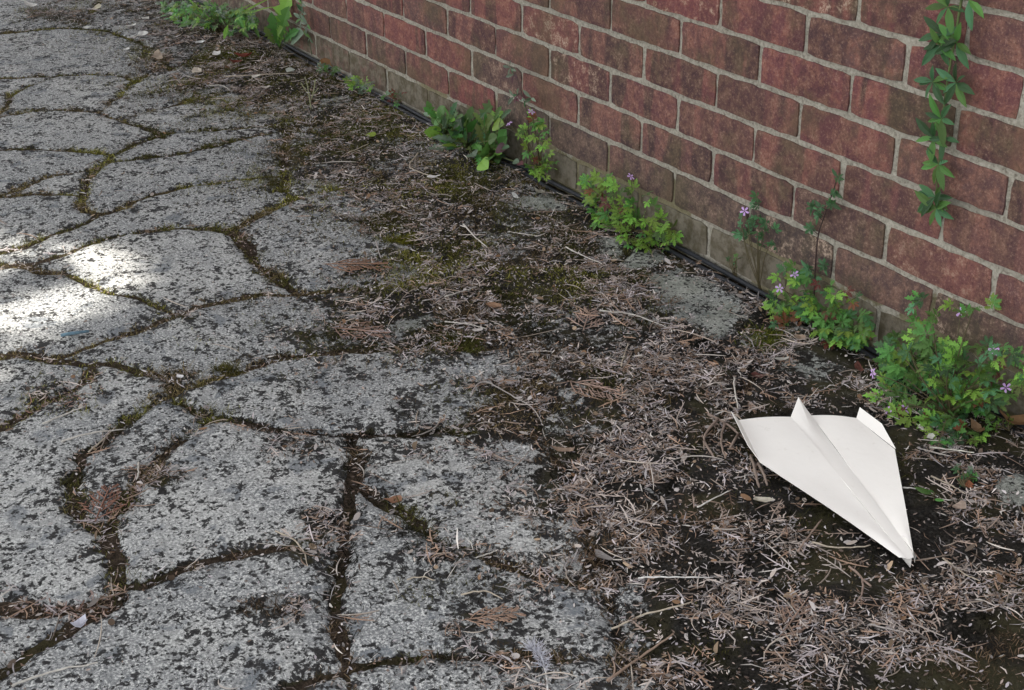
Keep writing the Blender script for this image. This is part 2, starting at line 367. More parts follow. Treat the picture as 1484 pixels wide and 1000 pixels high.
nx = int((X1-X0)/CELL); ny = int((Y1-Y0)/CELL)
gx = X0+np.arange(nx+1)*CELL; gy = np.linspace(Y0, Y1, ny+1)
GX, GY = np.meshgrid(gx, gy, indexing='ij')
wx = (fbm(GX, GY, 30, 3, 1)-.5)*0.018; wy = (fbm(GX, GY, 30, 3, 2)-.5)*0.018      # ragged slab edges
wn = 0.08+0.87*fbm(GX, GY, 12, 3, 3)
D = np.full(GX.shape, 9.0, dtype=np.float32); D0 = np.full(GX.shape, 9.0, dtype=np.float32)
for hw, P in J:
    a = np.array(P); x0, y0 = a.min(0)-.2; x1, y1 = a.max(0)+.2
    i0 = max(0, int((x0-X0)/CELL)); i1 = min(nx+1, int((x1-X0)/CELL)+2); j0 = max(0, int((y0-Y0)/CELL)); j1 = min(ny+1, int((y1-Y0)/CELL)+2)
    if i1 <= i0 or j1 <= j0: continue
    s = np.s_[i0:i1, j0:j1]
    sd_ = seg_dist((GX+wx)[s], (GY+wy)[s], P); D[s] = np.minimum(D[s], sd_-hw*wn[s]); D0[s] = np.minimum(D0[s], sd_)
D = np.minimum(D, 0.15)
D = np.minimum(D, -GY-0.030)        # gap along the wall foot
# litter cover
LP = [(120,-30),(250,60),(260,100),(330,150),(420,186),(436,250),(560,320),(575,390),(500,440),(495,490),(560,498),(690,515),(700,590),(650,612),(770,612),(835,690),(870,760),(830,800),(875,860),(905,950),(890,1060),(900,1300),(1900,1300),(1900,700)]
poly = [tuple(gp(*p)[:2]) for p in LP]+[(1.6, 0.05), (-5, 0.05)]
SD = poly_sd(GX, GY, poly)
nz1 = fbm(GX, GY, 13, 4, 4); nz2 = fbm(GX, GY, 40, 3, 5)
COVER = np.clip(.5*sstep(-0.30, 0.03, SD+(nz1-.5)*.40)+.5*sstep(-0.04, 0.10, SD+(nz1-.5)*0.45+(nz2-.5)*0.12), 0, 1)
COVER = COVER*(1-.42*sstep(.42, .66, fbm(GX, GY, 7, 4, 31))*sstep(.35, -.35, GX))
def blob(px, py, rx, ry, soft=0.6):
    """ellipse on the patio given by its centre and half extents"""
    c = gp(px, py); a = gp(px+rx, py); b = gp(px, py+ry)
    ux, uy = a.x-c.x, a.y-c.y; vx, vy = b.x-c.x, b.y-c.y; det = ux*vy-uy*vx
    dx = GX-c.x+(nz1-.5)*.10; dy = GY-c.y+(nz2-.5)*.06
    s = (dx*vy-dy*vx)/det; t = (ux*dy-uy*dx)/det
    return sstep(1.0+soft*.4, 1.0-soft, np.sqrt(s*s+t*t))
PALE = np.zeros_like(D)
for b, amt in [((920,375,50,20),.9),((985,415,60,26),.9),((1035,452,46,26),.8),((1000,440,60,30),.6),((800,296,56,18),.8),((1040,470,40,20),.7),((1180,540,70,26),.55),((1475,720,36,34),.8),((600,468,50,14),.6),((500,150,50,10),.5),((1110,500,40,14),.4),((700,250,30,10),.4),((890,355,30,12),.8)]:
    bb = blob(*b)*amt; PALE = np.maximum(PALE, bb); COVER = COVER*(1-0.9*bb)
for b in [(650,590,60,20),(690,530,50,14),(820,900,60,40)]:
    COVER = COVER*(1-0.7*blob(*b))
for b, a in [((520,395,60,12),.7),((230,690,40,20),.9),((470,770,34,40),.9),((590,760,70,26),.5),((400,880,60,30),.65),((460,800,60,20),.6),((640,800,90,26),.6),((520,482,44,14),.6),((700,830,90,30),.45),((240,545,60,14),.5),((80,570,70,30),.55),((260,460,22,8),.8),((300,40,90,36),.7),((90,25,80,18),.6),((680,900,50,30),.5),((430,650,60,26),.45)]:
    COVER = np.maximum(COVER, blob(*b)*a)
JM = sstep(0.013, -0.004, D+(nz2-.5)*.03)                 # moss creeping out of the joints
CV = np.maximum(COVER, np.maximum(JM*.80, sstep(.045, 0, D+(nz1-.5)*.05)*.36))
HT = (sstep(-0.008, 0.016, D)-1)*0.0075 + (fbm(GX, GY, 5, 3, 6)-.5)*0.006 + (nz2-.5)*0.002
HT = HT+COVER*(0.002+(fbm(GX, GY, 26, 3, 7)-.35)*0.012)
HT = HT - sstep(-0.03, -0.004, GY)*0.006
# label the slabs
dc = (D0[:-1, :-1]+D0[1:, 1:]+D0[:-1, 1:]+D0[1:, :-1])/4
solid = dc > 0.0080
lab = np.zeros(solid.shape, np.int32); nl = 0
from collections import deque
flat = solid
for i in range(0, nx, 3):
    for j in range(0, ny, 3):
        if flat[i, j] and lab[i, j] == 0:
            nl += 1; lab[i, j] = nl; dq = deque([(i, j)])
            while dq:
                a, b = dq.popleft()
                for c, d in ((a+1, b), (a-1, b), (a, b+1), (a, b-1)):
                    if 0 <= c < nx and 0 <= d < ny and flat[c, d] and lab[c, d] == 0:
                        lab[c, d] = nl; dq.append((c, d))
cnt = np.bincount(lab.ravel(), minlength=nl+1)
for k in range(1, nl+1):
    if cnt[k] < 60: lab[lab == k] = 0
for it in range(60):
    z = lab == 0
    if not z.any(): break
    for ax, sh in ((0, 1), (0, -1), (1, 1), (1, -1)):
        r = np.roll(lab, sh, ax)
        if ax == 0: r[0 if sh == 1 else -1, :] = 0
        else: r[:, 0 if sh == 1 else -1] = 0
        lab = np.where((lab == 0) & (r > 0), r, lab)
# wide yard sheet and the soil bed under the slabs
yard = link('ground', mesh_np('ground', [(-30, -30, -0.045), (30, -30, -0.045), (30, 30, -0.045), (-30, 30, -0.045)], [(0, 1, 2, 3)], smooth=False), M['yard']); tag(yard, kind='structure')
bx0, bx1, by0, by1 = X0-.02, X1+.02, Y0-.02, 0.03
bed = link('paving', mesh_np('paving', [(bx0, by0, -0.0045), (bx1, by0, -0.0045), (bx1, by1, -0.0045), (bx0, by1, -0.0045), (bx0, by0, -0.06), (bx1, by0, -0.06), (bx1, by1, -0.06), (bx0, by1, -0.06)],
           [(0, 1, 2, 3), (0, 4, 5, 1), (1, 5, 6, 2), (2, 6, 7, 3), (3, 7, 4, 0)], smooth=False), M['soil']); tag(bed, kind='structure')
vid = np.arange((nx+1)*(ny+1)).reshape(nx+1, ny+1)
quads = np.stack([vid[:-1, :-1], vid[1:, :-1], vid[1:, 1:], vid[:-1, 1:]], -1)
for k in np.unique(lab):
    if k == 0: continue
    sel = quads[lab == k]
    if len(sel) < 60: continue
    u, inv = np.unique(sel, return_inverse=True)
    t1, t2, t3 = RNG.normal(0, .002), RNG.normal(0, .002), RNG.uniform(-.001, .001)
    vx, vy = GX.ravel()[u], GY.ravel()[u]
    V = np.stack([vx, vy, HT.ravel()[u]+t3+(vx-vx.mean())*t1+(vy-vy.mean())*t2], 1)
    C = np.stack([CV.ravel()[u], PALE.ravel()[u], np.full(len(u), RNG.random())], 1)
    link('slab', mesh_np('slab', V, inv.reshape(sel.shape), C), M['paving'], bed)
def lookup(A, x, y):
    i = np.clip(((x-X0)/CELL).astype(int), 0, nx); j = np.clip(((y-Y0)/CELL).astype(int), 0, ny)
    return A[i, j]
def zat(x, y): return float(lookup(HT, np.array([x]), np.array([y]))[0])

# ------------------------------------------------------------------ the brick wall
BL, BH, JT = 0.225, 0.075, 0.010
Z1 = 0.085                                     # middle of the first bed joint
wall = empty('brick_wall', (-1.6, 0.0, 0.0)); tag(wall, 'red brick wall with sandy mortar joints rising behind the patio', 'wall')
def brick_mesh(seed, L=BL-JT, H=BH-JT):
    r = random.Random(seed); bm = bmesh.new(); nu, nv = 10, 4
    g = [[None]*(nv+1) for _ in range(nu+1)]
    for i in range(nu+1):
        for j in range(nv+1):
            u = i/nu; v = j/nv
            x = (u-.5)*L; z = (v-.5)*H
            if i in (0, nu): x += r.uniform(-.0015, .0012)*(1 if i else -1)
            if j in (0, nv): z += r.uniform(-.0016, .0012)*(1 if j else -1)
            cx = abs(abs(u-.5)-.5) < .01; cz = abs(abs(v-.5)-.5) < .01
            if cx and cz: x *= .989-r.random()*.010; z *= .955-r.random()*.045
            g[i][j] = bm.verts.new((x, r.uniform(-.0007, .0007)+(.0009 if (cx or cz) else 0), z))
    for i in range(nu):
        for j in range(nv): bm.faces.new((g[i][j], g[i+1][j], g[i+1][j+1], g[i][j+1]))
    ring = [g[i][0] for i in range(nu)]+[g[nu][j] for j in range(nv)]+[g[i][nv] for i in range(nu, 0, -1)]+[g[0][j] for j in range(nv, 0, -1)]
    back = [bm.verts.new((v.co.x*1.004, .03, v.co.z*1.01)) for v in ring]; n = len(ring)
    for i in range(n): bm.faces.new((ring[i], back[i], back[(i+1) % n], ring[(i+1) % n]))
    me = bm_mesh('brick', bm); me.set_sharp_from_angle(angle=math.radians(40)); return me
bricks = [brick_mesh(s) for s in range(10)]
for b in bricks: b.materials.append(M['brick'])
XL, XR = -4.75, 1.35
def brick_col(c, s):
    r = random.random(); low = {-1: .9, 0: .9, 1: .62, 2: .40, 3: .25, 4: .18}.get(c, .12)
    if s < -1.2: low *= .45
    lime = random.random() if random.random() < .30 else 0.12
    return (random.uniform(.25, 1.0), min(1, max(0, low+random.uniform(-.25, .25)*(1 if c < 3 else .4))), lime, {0: .15 if s > -1.7 else .45, 1: .78 if s > -1.2 else .95}.get(c, 1.0))
NC = 10; upper = []
for c in range(-1, 34):
    zc = Z1-BH/2+c*BH; off = 0.5 if c % 2 == 0 else 0.0
    k0 = int(math.floor((XL)/BL)); k1 = int(math.ceil(XR/BL))
    for k in range(k0, k1+1):
        xc = (k+.5+off)*BL
        if xc < XL or xc > XR: continue
        jx, jz = random.uniform(-.0015, .0015), random.uniform(-.001, .001); me = random.choice(bricks)
        if c < NC and c >= -0:
            o = bpy.data.objects.new('brick', me); COL.objects.link(o); o.parent = wall
            o.location = (xc+jx+1.6, random.uniform(-.0015, .0012), zc+jz); o.color = brick_col(c, xc)
            if random.random() < .5: o.rotation_euler = (0, math.radians(random.uniform(-.35, .35)), 0)
            else: o.rotation_euler = (0, math.pi+math.radians(random.uniform(-.35, .35)), 0)
        elif c >= NC: upper.append((xc+jx+1.6, 0.0, zc+jz))
# mortar: sandy sheet just behind the brick faces, uneven
mx = np.arange(XL-.1, XR+.1, .009); mz = np.arange(-.05, NC*BH+.12, .009)
A, B = np.meshgrid(mx, mz, indexing='ij')
my = 0.0038+(fbm(A, B, 60, 3, 8)-.5)*.0040+(fbm(A, B, 9, 2, 9)-.5)*.002
q = np.arange(A.size).reshape(A.shape); mq = np.stack([q[:-1, :-1], q[1:, :-1], q[1:, 1:], q[:-1, 1:]], -1).reshape(-1, 4)
mossy = sstep(.12, .05, np.abs(B-.05))*sstep(-2.2, -1.0, A)*1.1*sstep(.25, .5, fbm(A, B, 6, 3, 10)) + sstep(.06, .02, np.abs(B-.16))*.25
link('mortar', mesh_np('mortar', np.stack([A+1.6, my, B], -1).reshape(-1, 3), mq, np.stack([mossy]*3, -1).reshape(-1, 3)), M['mortar'], wall)
zt = NC*BH+.115; top = Z1+33*BH; x0, x1 = XL-.1+1.6, XR+.09+1.6
link('mortar', mesh_np('mortar_upper', [(x0, .004, zt), (x1, .004, zt), (x1, .004, top), (x0, .004, top), (x0, .215, -.06), (x1, .215, -.06), (x1, .215, top), (x0, .215, top), (x0, .010, -.06), (x1, .010, -.06), (x1, .010, zt), (x0, .010, zt)],
     [(0, 1, 2, 3), (4, 7, 6, 5), (3, 2, 6, 7), (0, 3, 7, 4), (1, 5, 6, 2)], np.zeros((12, 3)), smooth=False), M['mortar'], wall)
bv = np.array([v.co[:] for v in bricks[0].vertices]); bricks[0].calc_loop_triangles()
bf = np.array([t.vertices[:] for t in bricks[0].loop_triangles])
UV = np.concatenate([bv+np.array(p) for p in upper]); UF = np.concatenate([bf+i*len(bv) for i in range(len(upper))])
ub = link('upper_bricks', mesh_np('upper_bricks', UV, UF), M['brick'], wall); ub.color = (.6, .05, .15, 1); tag(ub, kind='stuff')

# ------------------------------------------------------------------ cables along the wall foot
def cable(pts, rad, label):
    bm = bmesh.new(); tube(bm, catmull(pts, 5), rad, 10)
    o = link('cable', bm_mesh('cable', bm), M['cable']); tag(o, label, 'cable', 'cables along the wall foot'); return o
rr = random.Random(3)
xs = [x*0.15-4.6 for x in range(40)]
cable([Vector((x, -0.008+rr.uniform(-.003, .001), 0.006+rr.uniform(-.002, .005))) for x in xs], 0.0045, 'black cable tight against the brick wall foot, the inner one')
cable([Vector((x, -0.0205+rr.uniform(-.005, .004), 0.003+rr.uniform(-.003, .003))) for x in xs], 0.0045, 'black cable lying on the patio edge, the outer one away from the bricks')

# ------------------------------------------------------------------ moss and litter (stuff)
Q = [gp(-60, -20), gp(1560, -20), gp(1560, 1060), gp(-60, 1060)]
vis = [(p.x, p.y) for p in Q]
def sample(n, dens, near=True):
    """n points on the patio in view, thinned by density field, kept with equal share of picture area nearer the front"""
    x = RNG.uniform(X0+.3, 1.25, n); y = RNG.uniform(-1.75, -0.012, n)
    ok = poly_sd(x, y, vis) > -0.12
    x, y = x[ok], y[ok]
    d = lookup(dens, x, y)
    k = RNG.random(len(x)) < d
    return x[k], y[k]
def strips(x, y, z, ang, length, width, curv, pitch, K=4, roll=None, arch=0.0, closed=False):
    """curved thin strips: returns V (n*K*s,3), F"""
    n = len(x); t = np.linspace(0, 1, K); s = 3 if closed else 2
    a = ang[:, None]+curv[:, None]*(t[None]-.5)
    ds = length[:, None]/(K-1)
    px = x[:, None]+np.concatenate([np.zeros((n, 1)), np.cumsum(np.cos(a[:, :-1])*ds, 1)], 1)
    py = y[:, None]+np.concatenate([np.zeros((n, 1)), np.cumsum(np.sin(a[:, :-1])*ds, 1)], 1)
    pz = z[:, None]+length[:, None]*t[None]*np.sin(pitch)[:, None]+arch*length[:, None]*4*t[None]*(1-t[None])
    w = width[:, None]*np.sin(np.pi*(0.12+0.76*t))[None]*.5
    ro = (RNG.uniform(-.7, .7, n) if roll is None else roll)[:, None]
    nxx, nyy = -np.sin(a), np.cos(a)
    off = [(w*nxx*np.cos(ro), w*nyy*np.cos(ro), w*np.sin(ro)), (-w*nxx*np.cos(ro), -w*nyy*np.cos(ro), -w*np.sin(ro))]
    if closed: off.append((-w*nxx*np.sin(ro)*.8, -w*nyy*np.sin(ro)*.8, w*np.cos(ro)*1.4))
    V = np.stack([np.stack([px+o[0], py+o[1], pz+o[2]], -1) for o in off], 2)      # n,K,s,3
    F = []
    base = np.arange(n)*K*s
    for i in range(K-1):
        for q in range(s if closed else 1):
            q2 = (q+1) % s
            F.append(np.stack([base+i*s+q, base+i*s+q2, base+(i+1)*s+q2, base+(i+1)*s+q], 1))
    return V.reshape(-1, 3), np.concatenate(F), K*s
PAL = np.array([(.30,.225,.19),(.38,.31,.28),(.46,.39,.36),(.24,.16,.12),(.34,.31,.315),(.25,.22,.225),(.54,.49,.46),(.36,.24,.18),(.42,.36,.37),(.16,.125,.11),(.50,.45,.46),(.40,.36,.37)])*np.array([.98,1.0,.97])
def pick(n, pal=PAL, jit=.24):
    c = pal[RNG.integers(0, len(pal), n)]*RNG.uniform(1-jit*2, 1+jit, (n, 1)); return c
acc = {'litter': [], 'moss': []}
def add(kind, V, F, C): acc[kind].append((V, F, C))
bare = 1-PALE*.75
# clumpy litter density
cl = sstep(.46, .57, fbm(GX, GY, 17, 5, 12))
LD = np.clip(sstep(.15, .85, COVER)*(.06+.94*cl)+JM*.16, 0, 1)*bare
BROWNJ = np.zeros_like(D)
for b in [(80,570,110,50),(170,700,60,90),(110,880,120,40),(330,345,50,20),(60,545,60,20)]: BROWNJ = np.maximum(BROWNJ, blob(*b))
LD = np.maximum(LD, BROWNJ*JM*.75)
farf = sstep(.1, -.7, GX)                                   # the far half is mossier, with finer grey litter
LD = LD*(1-.45*farf)
LD = np.maximum(LD, sstep(-.075, -.02, GY)*.45*sstep(.35, .6, fbm(GX, GY, 9, 3, 33)))
under = poly_sd(GX, GY, [tuple(gp(*p)[:2]) for p in [(1326,830),(1290,812),(1090,676),(1056,604),(1250,590),(1310,650),(1340,815)]])
LD = LD*sstep(.01, -.012, under)
# (a) shreds and needles
x, y = sample(620000, LD*.85); n = len(x)
L = RNG.gamma(2.0, .0040, n)+.003
V, F, k = strips(x, y, lookup(HT, x, y)+.001+RNG.random(n)**2*.010, RNG.uniform(0, 6.283, n), L, RNG.gamma(4, .00033, n)+.0004, RNG.normal(0, 1.3, n), RNG.normal(.05, .22, n), 3)
c = pick(n); jb = lookup(BROWNJ, x, y)[:, None]; c = c*(1-.6*jb)+np.array([.22,.12,.085])*.6*jb
add('litter', V, F, np.repeat(c, k, 0))
# (b) cypress sprays: axis + side branchlets
x, y = sample(34000, LD*.6); n = len(x)
ang = RNG.uniform(0, 6.283, n); L = RNG.uniform(.018, .055, n); z = lookup(HT, x, y)+.003+RNG.random(n)*.010; pit = RNG.normal(.02, .08, n); cv = RNG.normal(0, .5, n)
V, F, k = strips(x, y, z, ang, L, np.full(n, .0021), cv, pit, 5, closed=False); c = pick(n, PAL[[0,1,2,3,7,8]])
add('litter', V, F, np.repeat(c, k, 0))
for b in range(9):
    t = .12+.095*b; a = ang+cv*(t*.5-.25); m = RNG.random(n) < .85
    px = x+np.cos(a)*L*t; py = y+np.sin(a)*L*t; pz = z+L*t*np.sin(pit)
    sgn = 1 if b % 2 else -1
    V, F, k = strips(px[m], py[m], pz[m], (ang+cv*(t-.5)+sgn*RNG.uniform(.5, .95, n))[m], (L*(.42-.30*t)*RNG.uniform(.6, 1.2, n))[m], RNG.uniform(.0012, .0022, n)[m], RNG.normal(-sgn*.5, .3, n)[m], RNG.normal(.05, .15, n)[m], 3)
    add('litter', V, F, np.repeat((c*RNG.uniform(.85, 1.15, (n, 1)))[m], k, 0))
# broken leaf flakes and bark bits
x, y = sample(26000, np.clip(LD*.5+CV*.06, 0, 1)); n = len(x)
V, F, k = strips(x, y, lookup(HT, x, y)+.002+RNG.random(n)*.006, RNG.uniform(0, 6.283, n), RNG.uniform(.006, .016, n), RNG.uniform(.004, .009, n), RNG.normal(0, .6, n), RNG.normal(.1, .3, n), 4)
add('litter', V, F, np.repeat(pick(n, np.array([(.20,.12,.07),(.30,.22,.15),(.12,.085,.06),(.36,.31,.27),(.26,.23,.21),(.09,.07,.055),(.42,.38,.36)]), .3), k, 0))
# (c) fine twigs
x, y = sample(9000, np.clip(LD*.7+CV*.05+.012, 0, 1)); n = len(x)
V, F, k = strips(x, y, lookup(HT, x, y)+.004+RNG.random(n)*.008, RNG.uniform(0, 6.283, n), RNG.gamma(3, .010, n)+.012, RNG.uniform(.0012, .0026, n), RNG.normal(0, .8, n), RNG.normal(0, .05, n), 6, closed=True)
add('litter', V, F, np.repeat(pick(n, np.array([(.45,.39,.33),(.34,.28,.23),(.25,.18,.14),(.52,.47,.42),(.30,.22,.17)])), k, 0))
# (d) crumbs
x, y = sample(380000, np.clip(LD*.42+CV*.13+COVER*farf*.16+.008, 0, 1)); n = len(x)
V, F, k = strips(x, y, lookup(HT, x, y)+.001+RNG.random(n)*.006, RNG.uniform(0, 6.283, n), RNG.uniform(.0025, .007, n), RNG.uniform(.0015, .0040, n), RNG.normal(0, .3, n), RNG.normal(.1, .3, n), 3)
add('litter', V, F, np.repeat(pick(n, np.array([(.36,.32,.30),(.28,.22,.19),(.20,.15,.12),(.42,.38,.36),(.16,.12,.10),(.30,.27,.28)]), .3), k, 0))
# (e) moss shoots
MD = np.clip(JM*1.0+COVER*(.25+.75*sstep(.40, .60, fbm(GX, GY, 9, 4, 14)))*.95, 0, 1)*bare
sp = sstep(.66, .72, fbm(GX, GY, 34, 3, 15))*(D > .01)*.5
x, y = sample(1000000, np.clip(MD*(.55+.35*farf), 0, 1)); n = len(x)
mh = sstep(.35, .7, fbm(x, y, 12, 3, 16))
for rep in range(2):
    V, F, k = strips(x+RNG.normal(0, .0012, n), y+RNG.normal(0, .0012, n), lookup(HT, x, y)-.001, RNG.uniform(0, 6.283, n), RNG.uniform(.004, .009, n)*(.7+.8*mh), RNG.uniform(.0014, .0028, n), RNG.normal(0, .4, n), RNG.uniform(.35, 1.3, n), 2)
    gsel = fbm(x, y, 5, 3, 17); far = sstep(-.1, -.7, x)
    dk = np.array([.007, .0068, .0046]); ol = np.array([.115, .110, .026]); br = np.array([.105, .072, .044])
    g = sstep(.50, .66, gsel)[:, None]; bsel = sstep(.52, .66, fbm(x, y, 8, 3, 18))[:, None]
    c = dk+(ol-dk)*np.clip(g*(.35+.65*far[:, None])+.45*far[:, None], 0, 1); c = c*(1-.6*bsel)+br*.6*bsel
    c = c*(1+.5*lookup(JM, x, y))[:, None]*RNG.gamma(3, .36, (n, 1))
    add('moss', V, F, np.repeat(c, k, 0))
# brighter moss cushions
for (px, py, rx, ry), col in [((575,347,26,8),(.10,.095,.014)),((1115,495,34,14),(.085,.095,.016)),((545,172,40,10),(.075,.080,.016)),((330,78,44,10),(.10,.105,.02)),((330,540,26,8),(.06,.055,.014)),((530,192,50,12),(.05,.055,.014)),((670,503,36,8),(.055,.055,.014)),((680,270,40,14),(.052,.050,.014)),((930,405,20,12),(.05,.05,.02)),((560,325,40,10),(.05,.045,.016)),((820,345,30,10),(.042,.040,.013)),((395,270,12,16),(.05,.045,.016))]:
    bb = blob(px, py, rx, ry, .8); c0 = gp(px, py); rad = (gp(px+rx, py)-c0).length+(gp(px, py+ry)-c0).length
    x = RNG.uniform(c0.x-rad, c0.x+rad, 26000); y = RNG.uniform(c0.y-rad, c0.y+rad, 26000); y = np.minimum(y, -.006)
    kk = RNG.random(len(x)) < lookup(bb, x, y)*.5*np.clip(rad/.12, .3, 1); x, y = x[kk], y[kk]; n = len(x)
    V, F, k = strips(x, y, lookup(HT, x, y)-.001, RNG.uniform(0, 6.283, n), RNG.uniform(.006, .013, n), RNG.uniform(.0014, .0028, n), RNG.normal(0, .4, n), RNG.uniform(.4, 1.3, n), 2)
    add('moss', V, F, np.repeat(np.array(col)*RNG.uniform(.5, 1.6, (n, 1)), k, 0))
def flush(kind, name, label, cat, mat):
    vo = 0; Vs, Fs, Cs = [], [], []
    for V, F, C in acc[kind]: Vs.append(V); Fs.append(F+vo); Cs.append(C); vo += len(V)
    o = link(name, mesh_np(name, np.concatenate(Vs), np.concatenate(Fs), np.concatenate(Cs)), mat); tag(o, label, cat, kind='stuff')
    print(name, sum(len(f) for f in Fs), 'quads')
flush('litter', 'conifer_litter', 'dry pinkish brown conifer litter strewn over the patio', 'litter', M['litter'])
flush('moss', 'moss', 'dark brown and olive moss in the paving joints and along the wall', 'moss', M['moss'])

# ------------------------------------------------------------------ the paper plane
plane = empty('paper_plane', gp(1200, 700)); tag(plane, 'white folded paper plane lying nose down on the litter', 'paper plane')
po = plane.location
def P3(px, py, z): return gp(px, py, z)-po
Zw = .040
nose = P3(1326, 814, .022); TL = P3(1071, 609, .036); TR = P3(1241, 606, .040); BLf = P3(1101, 668, .033); BRt = P3(1297, 650, .040)
cl_ = P3(1146, 604, .040); cr_ = P3(1175, 602, .038); pk = P3(1157, 575, .054)
noseL = P3(1316, 811, .021); noseR = P3(1327, 806, .021)
def sheet(name, rows, thick=.0007):
    """rows of points -> quad sheet, given real thickness"""
    bm = bmesh.new(); g = [[bm.verts.new(p) for p in r] for r in rows]
    for a, b in zip(g[:-1], g[1:]):
        for i in range(len(a)-1):
            bm.faces.new((a[i], a[i+1], b[i+1], b[i]))
    bmesh.ops.remove_doubles(bm, verts=bm.verts[:], dist=1e-5)
    bmesh.ops.recalc_face_normals(bm, faces=bm.faces[:])
    if sum((f.normal.z for f in bm.faces)) < 0: bmesh.ops.reverse_faces(bm, faces=bm.faces[:])
    bmesh.ops.solidify(bm, geom=bm.faces[:], thickness=thick)
    me = bpy.data.meshes.new(name); bm.to_mesh(me); bm.free()
    me.polygons.foreach_set('use_smooth', np.ones(len(me.polygons), dtype=bool)); me.set_sharp_from_angle(angle=math.radians(25))
    return link(name, me, M['paper'], plane)
def lerp(a, b, t): return a*(1-t)+b*t
def wing(name, inner_tail, outer_tail, bend, nose_in, nose_out, bow):
    rows = []
    for i in range(9):
        t = i/8; inner = lerp(inner_tail, nose_in, t)
        outer = lerp(outer_tail, bend, t/.25) if t < .25 else lerp(bend, nose_out, (t-.25)/.75)
        row = []
        for k in range(7):
            s = k/6; p = lerp(inner, outer, s); p = p+Vector((0, 0, bow*math.sin(math.pi*s)*(1-t)+.0015*math.sin(7*t+3*s)))
            row.append(p)
        rows.append(row)
    return sheet(name, rows)
wing('left_wing', cl_, TL, BLf, noseL, P3(1303, 807, .020), .001)
wing('right_wing', cr_, TR, BRt, noseR, nose, .001)
# the raised centre fold between the wings, its tail standing proud
rows = []
for i in range(9):
    t = i/8; a = lerp(cl_, noseL, t); b = lerp(cr_, noseR, t); m = lerp(pk, lerp(noseL, noseR, .5)+Vector((0, 0, .001)), t)
    if i > 0: m = lerp(a, b, .45)+Vector((0, 0, .0005*(1-t)+.0002))
    rows.append([a, lerp(a, m, .5), m, lerp(m, b, .5), b])
sheet('centre_fold', rows)
# keel below the wings, down to the ground
rows = []
for i in range(6):
    t = i/5; m = lerp(lerp(cl_, cr_, .5), lerp(noseL, noseR, .5), t); rows.append([m-Vector((0, 0, .001)), Vector((m.x, m.y, lerp(.008, .006, t)-po.z))])
sheet('keel', rows, .0009)
sheet('wing_tip', [[TL, BLf], [P3(1060, 596, .052), P3(1084, 645, .044)], ][::1])
rt = P3(1246, 590, .050); rm = P3(1278, 614, .047)
sheet('wing_tip', [[TR, lerp(TR, BRt, .5), BRt], [rt, rm, BRt+Vector((.0005, .0005, .0008))]])

# ------------------------------------------------------------------ leaves (meshes) and plants
def leaf_from_outline(name, half, fold=.15, droop=.25):
    """half outline [(along, out)...] mirrored; midrib folded, tip drooping"""
    bm = bmesh.new()
    mid = [bm.verts.new((a, 0, -droop*a*a)) for a, o in half]
    for sgn in (1, -1):
        edge = [bm.verts.new((a, sgn*o, -droop*a*a+fold*o)) if o > 1e-4 else None for a, o in half]
        for i in range(len(half)-1):
            e0, e1 = edge[i], edge[i+1]
            vs = [mid[i], mid[i+1]]+([e1] if e1 else [])+([e0] if e0 else [])
            if len(vs) >= 3:
                bm.faces.new(vs if sgn > 0 else vs[::-1])
    me = bpy.data.meshes.new(name); bm.to_mesh(me); bm.free(); me.materials.append(M['leaf'])
    return me
lance = leaf_from_outline('leaf', [(0, 0), (.12, .05), (.35, .135), (.6, .14), (.82, .085), (1, 0)], .3, .25)
ovate = leaf_from_outline('leaf', [(0, 0), (.08, .18), (.25, .34), (.5, .38), (.75, .28), (.92, .12), (1, 0)], .2, .15)
toothed = leaf_from_outline('leaf', [(0, .015), (.15, .03), (.2, .10), (.27, .045), (.34, .15), (.42, .05), (.50, .19), (.58, .06), (.66, .21), (.74, .09), (.82, .15), (.93, .07), (1, 0)], .25, .35)
blade = leaf_from_outline('blade', [(0, .02), (.3, .03), (.65, .022), (1, 0)], .2, .55)
def cut_leaf(seed):
    """ferny palmate leaf: five divided leaflets, each with lobed edges"""
    r = random.Random(seed); bm = bmesh.new()
    for a0, ln in ((0, 1.0), (.85, .88), (-.85, .88), (1.75, .62), (-1.75, .62)):
        a = a0+r.uniform(-.12, .12); ln *= r.uniform(.9, 1.1)
        half = [(.06, .02), (.22, .05), (.30, .19), (.42, .09), (.52, .27), (.64, .11), (.74, .21), (.84, .09), (1.0, .03)]
        ca, sa = math.cos(a), math.sin(a)
        def pt(u, v, z): return bm.verts.new(((u*ca-v*sa), (u*sa+v*ca), z))
        dr = r.uniform(.15, .4)
        mid = [pt(u*ln*.5*1.15, 0, .02-dr*(u*ln)**2*.5) for u, v in half]
        for sgn in (1, -1):
            ed = [pt((u+.07*(v > .15))*ln*.575, sgn*v*ln*.575, .02-dr*(u*ln)**2*.5+.12*v) for u, v in half]
            for i in range(len(half)-1):
                f = (mid[i], mid[i+1], ed[i+1], ed[i]); bm.faces.new(f if sgn > 0 else f[::-1])
    me = bpy.data.meshes.new('leaf'); bm.to_mesh(me); bm.free(); me.materials.append(M['leaf']); return me
cuts = [cut_leaf(s) for s in range(5)]
def flower_mesh():
    bm = bmesh.new()
    for k in range(5):
        a = 2*math.pi*k/5; d = Vector((math.cos(a), math.sin(a), 0)); s = Vector((-d.y, d.x, 0))
        vs = [bm.verts.new(p) for p in (d*.06, d*.5+s*.20+Vector((0, 0, .08)), d*.95+s*.22, d*1.0, d*.95-s*.22, d*.5-s*.20+Vector((0, 0, .08)))]
        bm.faces.new(vs)
    me = bm_mesh('flower', bm, False); me.materials.append(M['petal']); return me
flower = flower_mesh()
